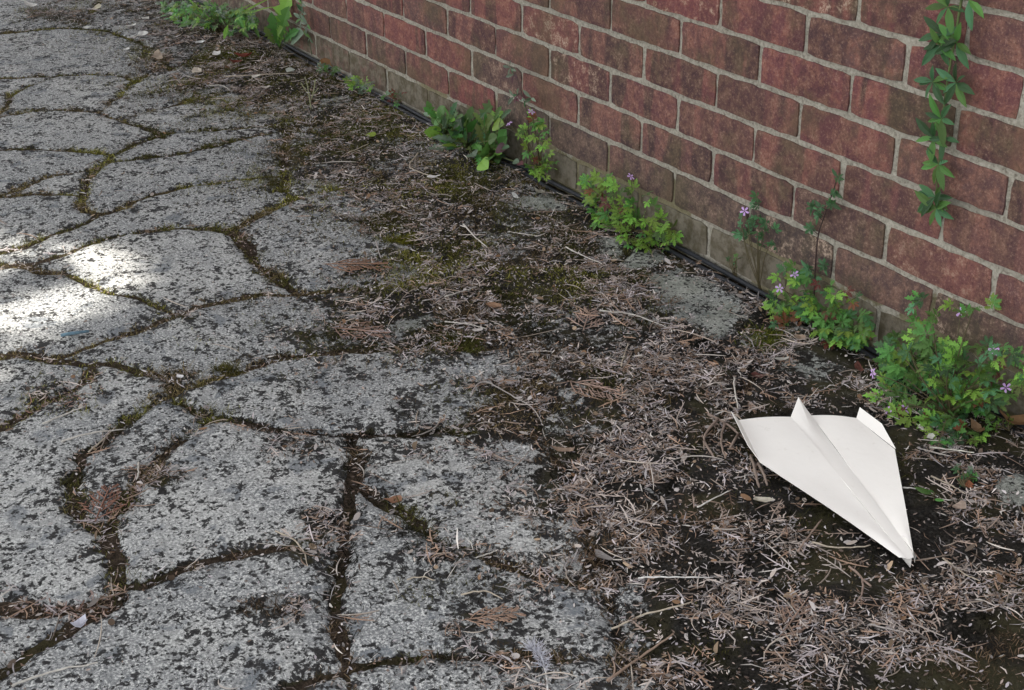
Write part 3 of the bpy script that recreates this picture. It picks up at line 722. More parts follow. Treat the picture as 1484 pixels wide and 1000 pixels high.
GREEN = dict(mid=(.085, .20, .042), bright=(.19, .34, .05), blue=(.062, .175, .065), dark=(.04, .11, .04), olive=(.10, .14, .035), red=(.16, .045, .028), purple=(.10, .035, .05), grey=(.14, .19, .13))
CAMV = Vector(CAM)
def orient(o, pos, direction, normal, size):
    x = direction.normalized(); z = (normal-x*normal.dot(x)).normalized(); y = z.cross(x)
    o.matrix_basis = Matrix(((x.x, y.x, z.x, pos.x), (x.y, y.y, z.y, pos.y), (x.z, y.z, z.z, pos.z), (0, 0, 0, 1))) @ Matrix.Scale(size, 4)
def rvec(r, s=1): return Vector((r.gauss(0, s), r.gauss(0, s), r.gauss(0, s)))
def place(px, py, off):
    """a point seen at px,py that hugs the wall or the ground"""
    w = wp(px, py, -off)
    if w.z > .012: return w
    g = gp(px, py, .015); g.y = min(g.y, -.01); return g
def herb(label, cat, base_px, blobs, n, size, cols, seed, kinds=None, group=None, flowers=(), name='herb_robert', off=(.015, .075), stemcol=(.09, .075, .035)):
    """clump of long-stalked leaves: blobs are (px,py,rx,ry,weight)"""
    r = random.Random(seed); b = place(*base_px, .02); b.z = max(0.0, min(b.z, .02)) if base_px[1] > 60 else b.z
    root = empty(name, b); tag(root, label, cat, group)
    bm = bmesh.new(); tot = sum(q[4] for q in blobs)
    for i in range(n):
        t = r.random()*tot
        for q in blobs:
            t -= q[4]
            if t <= 0: break
        a = r.random()*6.283; rad = math.sqrt(r.random())
        p = place(q[0]+q[2]*rad*math.cos(a), q[1]+q[3]*rad*math.sin(a), r.uniform(*off))
        loc = p-b
        d = Vector((loc.x, loc.y*.6-.02, .02)) if loc.length > .01 else Vector((1, 0, 0))
        d = (d.normalized()+rvec(r, .45)+Vector((0, -.3, -.15))).normalized()
        nrm = (Vector((.45, -.75, .9))+rvec(r, .35)).normalized()
        me = (kinds or cuts)[r.randrange(len(kinds or cuts))]
        s = size*r.uniform(.65, 1.25)
        o = bpy.data.objects.new('leaf', me); COL.objects.link(o); o.parent = root
        orient(o, loc, d, nrm, s)
        u = r.random(); cc = cols[0]
        acc_ = 0
        tw = sum(c[1] for c in cols); u *= tw
        for c, wgt in cols:
            acc_ += wgt
            if u <= acc_: cc = c; break
        g = GREEN[cc]; k = r.uniform(.75, 1.25); o.color = (g[0]*k, g[1]*k, g[2]*k, 1)
        mid = loc*.55+Vector((0, -.006, .006))+rvec(r, .004)
        if r.random() < (.12 if n > 100 else .3) or n < 20: tube(bm, catmull([Vector((r.uniform(-.008, .008), 0, 0)), mid, loc], 3), [.0009]*7, 4)
    for fx, fy in flowers:
        p = place(fx, fy, r.uniform(*off)+.02); loc = p-b
        o = bpy.data.objects.new('flower', flower); COL.objects.link(o); o.parent = root; o.color = (.55, .36, .66, 1)
        orient(o, loc, rvec(r), (CAMV-p).normalized()+Vector((0, 0, .3))+rvec(r, .2), .0085)
        tube(bm, catmull([Vector((0, 0, 0)), loc*.6+Vector((0, 0, .008)), loc], 3), [.0007]*7, 4)
    st = link('stems', bm_mesh('stems', bm), M['stem'], root); st.color = (*stemcol, 1)
    return root
G = 'herbs growing along the wall foot'
herb('largest ferny herb clump with pink flowers at the wall right of the paper plane', 'plant', (1375, 600), [(1365,555,85,60,5),(1325,515,45,36,2),(1425,545,58,50,2.4),(1385,612,48,34,1.8),(1345,455,26,24,.3),(1400,442,45,12,.25),(1300,565,25,46,1)], 295, .037, [('mid', 5), ('blue', 1.5), ('bright', 2.5), ('dark', .7), ('olive', .8), ('red', .3)], 21, None, G, [(1265,541),(1440,508),(1458,562),(1288,594),(1311,594),(1392,452)], off=(.015, .11))
herb('ferny herb clump with red stalks and pink flowers beside the cable end', 'plant', (1190, 470), [(1165,435,50,36,3),(1225,475,45,28,3.2),(1128,455,22,22,.8),(1205,440,40,30,1.4),(1150,405,30,20,.6)], 125, .036, [('mid', 4), ('bright', 3), ('blue', 1.5), ('red', .8)], 22, None, G, [(1130,418),(1152,398)])
herb('bright yellow-green ferny herb clump growing over the black cables', 'plant', (920, 335), [(905,300,50,30,3),(935,335,42,26,4),(870,275,28,20,1.4),(965,345,22,16,.8),(880,310,30,20,1)], 135, .034, [('bright', 5), ('mid', 2.5), ('red', .8), ('olive', .6)], 23, None, G, [(914,256)])
herb('narrow upright leafy weed between the broad-leaved clump and the bright herb clump', 'plant', (785, 250), [(780,215,18,40,4),(770,185,18,24,1),(790,240,16,20,2)], 60, .030, [('bright', 3), ('mid', 3), ('red', .5)], 24, None, G, [(770,162),(738,179)])
herb('small ferny sprig rooted in the mortar with one pink flower', 'plant', (1105, 352), [(1090,330,22,22,1.6),(1120,345,24,16,1.4),(1100,300,10,20,.5)], 26, .026, [('blue', 3), ('dark', 2)], 25, None, G, [(1079,306)], off=(.008, .03))
herb('tiny ferny seedling on the bottom brick course', 'plant', (1066, 390), [(1066,382,12,12,1)], 6, .015, [('blue', 2), ('mid', 1)], 26, None, G, off=(.006, .02))
herb('small bright rosette beside the cable near the thin weed', 'plant', (530, 128), [(526,124,16,11,2),(512,118,8,7,.6)], 30, .026, [('bright', 3), ('grey', 2)], 27, None, G)
herb('tiny green rosette at the wall foot below the climbing weed', 'plant', (476, 106), [(476,101,16,8,2)], 20, .022, [('mid', 3), ('grey', 2)], 28, None, G)
herb('small reddish and green sprout between rosette and weed clump', 'plant', (582, 146), [(584,142,14,10,1),(568,143,12,9,.8)], 20, .021, [('mid', 2), ('red', 2), ('grey', 1)], 29, None, G)
herb('pair of bright green seedling leaves by the orange dead leaf', 'plant', (1458, 622), [(1446,616,9,8,1),(1466,610,9,8,1)], 9, .016, [('bright', 3)], 30, None, G, off=(.02, .03))
herb('low matted green weed patch at the far wall foot', 'plant', (320, 40), [(300,22,60,16,4),(345,32,28,16,2.5),(260,10,30,10,1.2)], 280, .040, [('mid', 4), ('dark', 2), ('bright', 2), ('grey', .8)], 31, cuts+[lance], G, off=(.02, .16))
herb('small dark green sprig in the litter right of the paper plane', 'plant', (1395, 705), [(1395,690,22,14,1)], 10, .018, [('dark', 3), ('mid', 1), ('grey', 1)], 32, None, G)
herb('little green sprout beside the curved straw right of the plane', 'plant', (1356, 722), [(1357,720,9,6,1)], 3, .022, [('mid', 2)], 33, [lance], G)
# broad-leaved weeds
def rosette(name, label, cat, base, leaves, seed, group=G):
    r = random.Random(seed); b = place(*base, .03); b.z = 0.0; root = empty(name, b); tag(root, label, cat, group); bm = bmesh.new()
    for (px, py, off, me, s, c, up) in leaves:
        p = place(px, py, off)-b; d = p.normalized() if p.length > .005 else Vector((1, 0, 0))
        tip = p; start = p-(p.normalized()*s*.9 if p.length > s else p*.9)
        dirv = (tip-start).normalized() if (tip-start).length > 1e-4 else d
        o = bpy.data.objects.new('leaf', me); COL.objects.link(o); o.parent = root
        orient(o, start, dirv+rvec(r, .12), Vector((.4, -.75, up))+rvec(r, .15), s)
        g = GREEN[c]; k = r.uniform(.8, 1.2); o.color = (g[0]*k, g[1]*k, g[2]*k, 1)
        tube(bm, [Vector((0, 0, 0)), start*.5+Vector((0, 0, .004)), start], [.0014, .0011, .0009], 5)
    st = link('stems', bm_mesh('stems', bm), M['stem'], root); st.color = (.10, .13, .04, 1); return root
rr = random.Random(8)
lv = [(635,155,.03,ovate,.035,'mid',.8),(628,170,.05,ovate,.032,'mid',.8),(650,158,.03,toothed,.07,'mid',.8),(655,180,.05,toothed,.075,'bright',.8),(672,160,.03,toothed,.07,'mid',.8),(700,150,.03,toothed,.09,'mid',.6),(708,158,.035,toothed,.08,'bright',.6),(705,190,.04,ovate,.035,'dark',.8),(724,190,.03,ovate,.036,'mid',.8),(690,205,.07,toothed,.07,'mid',1),(640,195,.10,toothed,.08,'grey',1),(625,200,.12,toothed,.075,'grey',1),(680,185,.06,toothed,.08,'dark',.9),(715,205,.05,toothed,.06,'mid',.9),(683,225,.10,ovate,.042,'grey',1),(702,240,.10,ovate,.05,'bright',1),(695,226,.09,toothed,.06,'mid',1),(727,215,.07,ovate,.038,'purple',.9),(660,170,.05,lance,.05,'mid',.9),(645,172,.05,ovate,.034,'dark',.9),(668,200,.08,lance,.055,'olive',.9),(612,160,.04,lance,.04,'grey',.9),(750,235,.05,ovate,.022,'grey',.9),(757,238,.05,ovate,.022,'purple',.9)]
lv += [(rr.uniform(625, 722), rr.uniform(165, 215), rr.uniform(.03, .09), rr.choice([toothed, ovate, lance]), rr.uniform(.03, .06), rr.choice(['mid', 'dark', 'mid', 'bright', 'olive']), rr.uniform(.6, 1)) for _ in range(26)]
rosette('broadleaf_weed', 'broad-leaved weed clump with toothed and rounded leaves at the wall', 'plant', (678, 205), lv, 41)
lv = [(rr.uniform(618, 672), rr.uniform(148, 205), rr.uniform(.02, .10), rr.choice([toothed, ovate, toothed, lance]), rr.uniform(.035, .06), rr.choice(['mid', 'dark', 'mid', 'bright', 'grey']), rr.uniform(.5, 1)) for _ in range(34)]
rosette('broadleaf_weed', 'spreading leafy weed touching the left side of the broad-leaved clump', 'plant', (645, 188), lv, 44)
lv = [(rr.uniform(690, 732), rr.uniform(160, 232), rr.uniform(.02, .08), rr.choice([toothed, ovate, toothed, lance]), rr.uniform(.035, .055), rr.choice(['mid', 'dark', 'mid', 'bright', 'olive']), rr.uniform(.5, 1)) for _ in range(30)]
rosette('broadleaf_weed', 'leafy weed on the right side of the broad-leaved clump by the purple leaf', 'plant', (712, 215), lv, 45)
lv = [(405,8,.05,toothed,.17,'bright',.35),(398,20,.05,toothed,.15,'bright',.35),(412,28,.06,toothed,.13,'mid',.4),(394,38,.07,toothed,.11,'mid',.5),(420,45,.05,toothed,.10,'mid',.5),(403,40,.08,toothed,.10,'bright',.5),(432,50,.04,ovate,.07,'grey',.6),(386,52,.09,toothed,.07,'olive',.6)]
rosette('dandelion', 'upright toothed dandelion leaves against the far end of the wall', 'plant', (406, 66), lv, 42)
lv = [(365,4,.08,blade,.12,'bright',.4),(352,10,.1,blade,.12,'mid',.4),(375,12,.07,blade,.11,'bright',.4),(240,2,.2,blade,.12,'mid',.5),(258,0,.2,blade,.12,'bright',.5),(270,8,.18,blade,.11,'mid',.5),(310,4,.14,blade,.12,'mid',.5),(330,6,.12,blade,.13,'bright',.5)]
rosette('grass_tuft', 'tuft of grass blades in the far weed patch', 'grass', (330, 36), lv, 43)

# upright stems
def stem_weed(name, label, cat, path, rad, leaves, scol, seed, kinds, size, cols, group=None, off=.02, whorl=1):
    r = random.Random(seed); pts = [wp(x, y, -off) for x, y in path]
    b = pts[0].copy(); root = empty(name, b); tag(root, label, cat, group); bm = bmesh.new()
    cp = [p-b for p in catmull(pts, 6)]; tube(bm, cp, [rad*(1-.55*i/len(cp)) for i in range(len(cp))], 6)
    for (px, py, nlf) in leaves:
        c = wp(px, py, -off)-b; near = min(cp, key=lambda q: (q-c).length)
        if (near-c).length > .006: tube(bm, [near, (near+c)*.5+Vector((0, -.003, .002)), c], [rad*.5, rad*.4, rad*.3], 5)
        for k in range(nlf):
            a = 6.283*k/nlf+r.uniform(-.4, .4)
            d = Vector((math.cos(a)*1.15, -.5+.3*r.random(), math.sin(a)*.8-.1)); o = bpy.data.objects.new('leaf', kinds[r.randrange(len(kinds))]); COL.objects.link(o); o.parent = root
            orient(o, c, d, Vector((.2, -1, .55))+rvec(r, .2), size*r.uniform(.65, 1.2))
            g = GREEN[cols[r.randrange(len(cols))]]; k2 = r.uniform(.75, 1.25); o.color = (g[0]*k2, g[1]*k2, g[2]*k2, 1)
    st = link('stem', bm_mesh('stem', bm), M['stem'], root); st.color = (*scol, 1); return root
stem_weed('climbing_vine', 'green vine with pointed whorled leaves hanging down the brick wall', 'vine', [(1398,-30),(1390,20),(1383,60),(1376,100),(1370,140),(1365,180),(1362,220),(1358,262),(1356,300)], .0022,
          [(1404,0,4),(1374,10,6),(1366,50,6),(1386,62,6),(1362,66,6),(1352,118,7),(1386,120,7),(1364,172,7),(1354,200,5),(1369,200,4),(1360,238,8),(1356,285,8),(1357,302,8)], (.10,.15,.045), 51, [lance], .037, ['mid', 'blue', 'dark', 'dark', 'mid'], off=.025)
stem_weed('spindly_weed', 'spindly dark-stemmed weed with few leaves standing against the lower bricks', 'plant', [(1178,455),(1180,420),(1182,380),(1186,340),(1196,310),(1208,275),(1214,255)], .0017,
          [(1178,300,5),(1186,312,4),(1210,278,5),(1205,295,5),(1175,330,3),(1215,258,3),(1195,385,5),(1172,390,6),(1182,405,5),(1190,300,3)], (.035,.018,.018), 52, cuts+[lance], .022, ['dark', 'blue', 'dark'], G, off=.02)
stem_weed('spindly_weed', 'thin dark weed with a grey seed head by the upright leafy weed', 'plant', [(762,245),(766,200),(764,165),(756,135),(745,100)], .0014,
          [(740,98,4),(745,108,4),(770,142,3),(750,138,4),(762,144,4),(745,140,3)], (.05,.035,.03), 53, [lance], .026, ['grey', 'dark', 'purple'], G, off=.03)
stem_weed('spindly_weed', 'faint thin weed climbing the far bricks beside the dandelion', 'plant', [(452,80),(446,50),(440,20),(436,-20)], .0014,
          [(440,18,5),(438,5,5),(446,35,4),(450,55,3),(437,28,5)], (.07,.09,.04), 54, [lance], .034, ['mid', 'grey', 'dark'], G, off=.03)
def ground_sprig(name, label, pts, col, seed):
    b = gp(*pts[0][0]); root = empty(name, b); tag(root, label, 'plant', G); bm = bmesh.new()
    for P in pts:
        # an upright stalk: same distance as its foot
        foot = gp(*P[0]); Q = []
        for px, py in P:
            d = ray(px, py); t = ((foot.x-CAM[0])*_f[0]+(foot.y-CAM[1])*_f[1])/(d[0]*_f[0]+d[1]*_f[1]); Q.append(Vector(CAM+t*d)-b)
        tube(bm, catmull(Q, 4), .0016, 5)
    st = link('stem', bm_mesh('stem', bm), M['stem'], root); st.color = (*col, 1); return root
ground_sprig('pale_sprig', 'pale yellow-green branched stalk standing on the far patio', [[(451,160),(449,145),(446,125),(442,112)], [(450,148),(455,130),(457,115)], [(449,140),(441,128),(436,120)], [(450,142),(461,128)]], (.30,.31,.17), 1)
orange = link('leaf', ovate, None, empty('dead_plant', wp(466, 85, -.02))); orange.color = (.22, .095, .04, 1); orange.scale = (.06,)*3; orange.rotation_euler = (.5, .9, .4)
tag(orange.parent, 'orange-brown withered leaf leaning on the far wall foot', 'leaf')
o2 = orange.copy(); COL.objects.link(o2); o2.rotation_euler = (1.4, 1.1, 1.6); o2.scale = (.05,)*3; o2.color = (.26, .12, .06, 1)

# ------------------------------------------------------------------ loose twigs, leaves and petals that can be told apart
def twig(label, paths, rad, col, name='twig', lift=.007, cat='twig', group='loose twigs and straws on the patio'):
    bm = bmesh.new(); r = random.Random(hash(label) % 1000 if False else len(label)*7+int(paths[0][0][0]))
    c = gp(*paths[0][0])
    for P in paths:
        Q = []
        for i, p in enumerate(P):
            g = gp(*p); z = max(zat(g.x, g.y), -.003)+lift*.6+.008*float(lookup(COVER, np.array([g.x]), np.array([g.y]))[0])+r.uniform(0, .003)
            Q.append(gp(p[0], p[1], z)-c)
        cp = catmull(Q, 5); n = len(cp)
        tube(bm, [q+rvec(r, .0004) for q in cp], [rad*(1-.5*i/n)*r.uniform(.85, 1.15) for i in range(n)], 6)
    o = link(name, bm_mesh(name, bm), M['thing']); o.location = c; o.color = (*col, 1); tag(o, label, cat, group); return o
pale, straw, brown, grey_ = (.50, .47, .42), (.42, .36, .28), (.20, .13, .09), (.33, .30, .28)
for lab_, paths, rad, col in [
 ('pale curved straw across the brown mossy joint at left, the lower of two', [[(88,640),(130,628),(182,622)]], .0017, pale),
 ('pale straight straw across the brown joint at left, the upper of two', [[(62,614),(95,600),(122,589)]], .0016, pale),
 ('brownish stalk running down the joint at far left', [[(128,655),(148,638),(168,618)]], .0014, straw),
 ('long pale curved straw at the bottom left corner', [[(16,994),(60,978),(100,968),(142,961)]], .0016, pale),
 ('white straight stick on the litter left below the paper plane', [[(925,837),(980,836),(1034,837)]], .0013, (.6,.58,.55)),
 ('short white stick between the slabs and the plane wing', [[(1010,735),(1035,722),(1058,711)]], .0014, (.58,.55,.5)),
 ('short curved white stalk just behind the left wing tip', [[(1064,546),(1065,568),(1070,592)]], .0017, pale),
 ('branching brown root-like twig beside the left wing tip', [[(1026,600),(1050,613),(1080,636),(1098,655)], [(1050,613),(1045,640),(1052,664)], [(1040,607),(1022,630),(1020,650)], [(1070,628),(1058,648)], [(1020,640),(1035,662)]], .0022, (.25,.19,.155)),
 ('thick brown stick poking out below the left wing edge', [[(1088,660),(1096,690),(1100,706)], [(1100,672),(1108,690),(1112,704)]], .0028, (.22,.17,.14)),
 ('bent pale straw on the litter below the bright moss cushion', [[(672,325),(690,345),(706,358)]], .0017, pale),
 ('pale straight stalk pointing at the bright herb clump', [[(820,358),(846,371),(872,382)]], .0016, pale),
 ('long pale bent stalk below the pale concrete patch', [[(868,450),(918,456),(968,475)]], .0015, pale),
 ('kinked pale twig near the broad-leaved weed', [[(606,222),(594,238),(600,246),(640,260)]], .0020, straw),
 ('long kinked grey twig over the middle of the litter edge', [[(682,575),(694,555),(712,556),(740,572),(770,590),(786,612)]], .0015, grey_),
 ('thin pale straw in the middle of the patio below the tan leaf', [[(645,466),(680,470),(706,477)]], .0012, pale),
 ('thin pale straw above the tan leaf in mid patio', [[(645,430),(670,422),(692,416)]], .0012, pale),
 ('thin grey stalk slanting under the brown cypress spray', [[(612,436),(640,430),(655,418)]], .0012, grey_),
 ('white curved straw emerging from under the right wing', [[(1308,707),(1336,709),(1360,720)]], .0013, (.6,.58,.53)),
 ('brownish long twig rising from the bottom edge', [[(880,986),(928,952),(976,918)]], .0020, (.27,.19,.14)),
 ('pale bent twig in the lower litter', [[(886,912),(930,892),(975,880),(1004,872)]], .0015, straw),
 ('curved straw on the slab left of the long vertical joint', [[(400,770),(425,782),(440,800),(446,820)]], .0013, straw),
 ('short pale straw in the broken corner at left', [[(200,670),(201,684),(197,696)]], .0015, pale),
 ('long pale straw lying across the far litter', [[(325,111),(380,108),(432,106)]], .0018, straw),
 ('hooked pale straw in the far litter', [[(304,124),(322,124),(334,131)]], .0018, pale),
 ('brown twig below the left edge of the plane', [[(1156,800),(1173,776),(1191,752)]], .0016, (.27,.2,.16)),
 ('pale brown twig pointing at the plane nose', [[(1178,786),(1215,794),(1262,790)]], .0014, straw),
 ('forked brown twig below the plane nose', [[(1230,820),(1250,840),(1248,862),(1236,878)], [(1250,840),(1262,850)]], .0016, (.26,.19,.155)),
 ('thin grey stalk at the bottom right', [[(1258,905),(1290,912),(1312,917)]], .0012, grey_),
 ('long thin straw at the lower right below the nose', [[(1365,808),(1395,830),(1420,842)]], .0012, straw),
 ('thin straw by the right edge beside the grey slab', [[(1350,690),(1380,704),(1398,716)]], .0013, straw),
 ('small straw on the slab above the bottom joint', [[(668,862),(700,856),(728,868)]], .0013, straw),
 ('thin straw on the big middle slab', [[(690,808),(708,802),(722,797)]], .0011, pale),
 ('light brown twig left of the brown cypress spray', [[(545,350),(548,362),(552,374)]], .0016, grey_),
 ('slender straw below the grey cement patch', [[(590,840),(612,836),(630,842)]], .0011, straw),
 ('thin straw beside the lowest herb leaves by the cable', [[(900,530),(905,512),(910,498)]], .0012, straw),
 ('pale stalk in the far litter by the green seedling leaf', [[(505,221),(520,215),(534,208)]], .0014, straw)]:
    twig(lab_, paths, rad, col)
twig('white stalk with a flat paddle end right of the plane', [[(1346,648),(1380,652),(1412,656)]], .0015, (.6,.58,.5))
def flat_leaf(label, px, py, size, col, seed, name='dead_leaf', cat='leaf', group='fallen leaves and petals', n=9, jag=.3, asp=.7, curl=.25, lift=.004, zrot=None, mat='petal'):
    """single fallen leaf: irregular outline, curled, with thickness"""
    r = random.Random(seed); g = gp(px, py); lift += .004*(g.x < -1.2); c = Vector((g.x, g.y, max(zat(g.x, g.y), -.004)+lift+.009*float(lookup(COVER, np.array([g.x]), np.array([g.y]))[0]))); bm = bmesh.new()
    out = []; ctr = bm.verts.new((0, 0, 0)); inner = []
    for k in range(n):
        a = 2*math.pi*k/n; rad = size*.5*(1+r.uniform(-jag, jag)*(1 if k % 2 else .4)); x_, y_ = rad*math.cos(a), rad*asp*math.sin(a)
        out.append(bm.verts.new((x_, y_, curl*(x_*x_+y_*y_)/size*2+r.uniform(-.06, .06)*size)))
        inner.append(bm.verts.new((x_*.5, y_*.5, curl*.25*(x_*x_+y_*y_)/size*2+r.uniform(-.02, .02)*size)))
    for k in range(n):
        k2 = (k+1) % n; bm.faces.new((ctr, inner[k], inner[k2])); bm.faces.new((inner[k], out[k], out[k2], inner[k2]))
    bmesh.ops.solidify(bm, geom=bm.faces[:], thickness=.0004)
    o = link(name, bm_mesh(name, bm, False), M[mat]); o.location = c; o.rotation_euler = (r.uniform(-.2, .2), r.uniform(-.2, .2), r.uniform(0, 6.28) if zrot is None else zrot)
    k_ = 1.25 if sum(col) > 1.6 else 1.05
    o.color = (min(col[0]*k_, .88), min(col[1]*k_, .88), min(col[2]*k_, .86), 1); tag(o, label, cat, group); return o
cream, tan, orange_, red_ = (.62, .58, .49), (.40, .26, .15), (.42, .21, .10), (.26, .07, .045)
for i, (lab_, px, py, s, col, kw) in enumerate([
 ('large curled orange-tan dead leaf at the right edge by the bright seedling', 1470, 632, .050, (.42,.25,.13), dict(curl=.6, jag=.4, lift=.012)),
 ('smaller curled tan leaf right of the big clump foot', 1414, 641, .030, (.40,.26,.15), dict(curl=.7, jag=.4, lift=.008)),
 ('cream triangular leaf scrap left below the plane', 1106, 740, .034, cream, dict(n=5, jag=.35, asp=.5, zrot=.6)),
 ('white oval leaf on the mossy patch beside the kinked twig', 629, 267, .034, (.66,.64,.62), dict(asp=.4, jag=.1, zrot=1.0)),
 ('bright lime green leaf lying alone on the mossy far patio', 538, 206, .030, (.30,.40,.07), dict(asp=.8, jag=.1)),
 ('small white oval leaf in the middle of the patio', 692, 487, .020, (.62,.58,.55), dict(asp=.5, jag=.1, zrot=1.2)),
 ('orange-tan leaf scrap in mid patio litter', 714, 454, .030, (.45,.29,.19), dict(jag=.45)),
 ('orange-brown flake on the joint at the big middle slab', 571, 726, .028, (.42,.24,.15), dict(jag=.5)),
 ('long tan leaf scrap left of the plane above the slab corner', 815, 661, .040, (.46,.34,.26), dict(asp=.35, jag=.3)),
 ('red withered leaf on the far patio', 355, 95, .055, red_, dict(jag=.4, curl=.5, lift=.01)),
 ('dark red leaf scrap beside the red leaf', 342, 100, .035, (.20,.06,.04), dict(jag=.4, curl=.5)),
 ('cream star-shaped leaf on the far slab, upper one', 230, 91, .050, (.62,.52,.42), dict(n=10, jag=.5)),
 ('cream leaf on the far litter edge, lower right of the star', 286, 111, .044, (.66,.60,.52), dict(n=8, jag=.45)),
 ('white petal cluster at the top left corner', 46, 15, .060, (.7,.69,.66), dict(jag=.4, asp=.6)),
 ('cream petal near the top left dark moss', 142, 17, .045, (.66,.62,.5), dict(jag=.4)),
 ('pale petal on the far slab below the moss', 126, 47, .036, (.6,.6,.57), dict(jag=.4)),
 ('white petal, middle one of the far scatter', 190, 43, .036, (.7,.69,.66), dict(jag=.4)),
 ('white petal pair end in the far scatter', 208, 55, .040, (.7,.69,.66), dict(jag=.45)),
 ('bright white leaf in the dark shade by the far weeds', 250, 29, .050, (.72,.71,.69), dict(jag=.4, asp=.5)),
 ('small white petal left of the bright white leaf', 211, 33, .034, (.7,.69,.66), dict(jag=.4)),
 ('round white petal beside the yellow moss', 291, 69, .032, (.72,.71,.7), dict(jag=.15)),
 ('white petal below the yellow moss', 315, 87, .036, (.7,.68,.66), dict(jag=.4)),
 ('small white petal near the dandelion foot', 336, 54, .026, (.7,.68,.66), dict(jag=.3)),
 ('small white speck petal on the dark far slab', 184, 75, .022, (.7,.69,.67), dict(jag=.2)),
 ('pale pebble-like leaf below the long far straw', 422, 114, .036, (.5,.52,.47), dict(jag=.2)),
 ('white oval leaf in the far grey litter', 372, 122, .026, (.66,.63,.58), dict(jag=.2)),
 ('cream oval leaf in the far grey litter, lower one', 386, 139, .026, (.6,.55,.5), dict(jag=.2)),
 ('small white petal beside the pale sprig', 460, 153, .018, (.7,.7,.64), dict(jag=.3)),
 ('grey-white leaf scrap on the pale concrete by the cable', 783, 284, .030, (.56,.53,.45), dict(jag=.4)),
 ('white scrap on the litter left of the pale concrete', 748, 291, .026, (.6,.6,.58), dict(jag=.4, asp=.4)),
 ('dark red leaf under the bright herb clump', 863, 303, .030, (.13,.05,.035), dict(jag=.3, curl=.5, lift=.01)),
 ('white flake on the joint of the middle left slab', 262, 553, .016, (.68,.66,.66), dict(jag=.3)),
 ('small white fluff at the joint in the bottom left', 116, 913, .022, (.62,.62,.68), dict(jag=.4, curl=.9, lift=.008)),
 ('reddish leaf behind the left wing', 1097, 553, .024, (.17,.07,.06), dict(jag=.3, curl=.5)),
 ('purple-red leaf scrap by the flower left of the big clump', 1243, 546, .030, (.16,.065,.05), dict(jag=.4, asp=.4)),
 ('cream leaf scrap right of the bright moss by the wall', 1158, 500, .022, (.55,.42,.32), dict(jag=.4)),
 ('pale scrap in the litter below the right wing', 1388, 753, .022, (.5,.40,.33), dict(jag=.4)),
 ('orange flake in the litter right of the plane', 1400, 716, .026, (.36,.15,.08), dict(jag=.5, asp=.4)),
 ('pale grey slab-like flake in the lower middle litter', 873, 815, .034, (.45,.42,.40), dict(jag=.3, asp=.6)),
 ('white paddle end of the stalk right of the plane', 1347, 646, .020, (.66,.66,.60), dict(n=6, asp=.5, jag=.2)),
 ('small grey-white leaf behind the plane in the moss', 1132, 530, .022, (.55,.53,.48), dict(jag=.3, asp=.5))]):
    flat_leaf(lab_, px, py, s, col, 100+i, name='petal' if 'petal' in lab_ else 'dead_leaf', cat='petal' if 'petal' in lab_ else 'leaf', **kw)

# brown cypress sprays that stand out
def spray(label, px, py, L, ang, col, seed):
    r = np.random.default_rng(seed); c = gp(px, py); z0 = max(zat(c.x, c.y), 0)+.005; c.z = z0; Vs, Fs = [], []; vo = 0
    def st(x, y, z, a, l, w, cv, K):
        nonlocal vo
        V, F, k = strips(np.array([x]), np.array([y]), np.array([z]), np.array([a]), np.array([l]), np.array([w]), np.array([cv]), np.array([r.normal(.03, .04)]), K, closed=True)
        Vs.append(V); Fs.append(F+vo); vo += len(V)
    st(-L/2*math.cos(ang), -L/2*math.sin(ang), 0, ang, L, .003, 0, 6)
    for k in range(11):
        t = .06+.085*k; s = 1 if k % 2 else -1; bx, by = (t-.5)*L*math.cos(ang), (t-.5)*L*math.sin(ang); l = L*(.5-.36*t)*r.uniform(.8, 1.2); a = ang+s*r.uniform(.4, .75)
        st(bx, by, .001, a, l, .0026, -s*.4, 4)
        for q in (.35, .6, .82):
            for s2 in (1, -1): st(bx+math.cos(a)*l*q, by+math.sin(a)*l*q, .001, a+s2*.6, l*(.42-.25*q)*r.uniform(.7, 1.2), .0024, 0, 3)
    o = link('cypress_spray', mesh_np('cypress_spray', np.concatenate(Vs), np.concatenate(Fs)), M['thing']); o.location = c; o.color = (*col, 1); tag(o, label, 'twig', 'dry cypress sprays')
spray('rust brown cypress spray on the slab edge in upper mid patio', 515, 392, .13, .9, (.27,.155,.105), 1)
spray('pinkish brown cypress spray by the joint in mid patio', 522, 484, .11, .7, (.31,.20,.155), 2)
spray('tan cypress spray in the litter right of the middle', 860, 570, .10, .4, (.36,.25,.20), 3)
spray('tan cypress spray above the pale bent stalk', 850, 470, .09, 2.4, (.38,.27,.22), 4)
spray('brown cypress spray left of the feather at the bottom', 712, 900, .075, 1.2, (.33,.22,.16), 5)
spray('pale brown cypress spray at the lower right of the plane nose', 1150, 905, .09, 2.0, (.32,.22,.17), 6)
spray('rust cypress spray at the broken corner at left', 150, 735, .09, 2.6, (.24,.12,.085), 7)
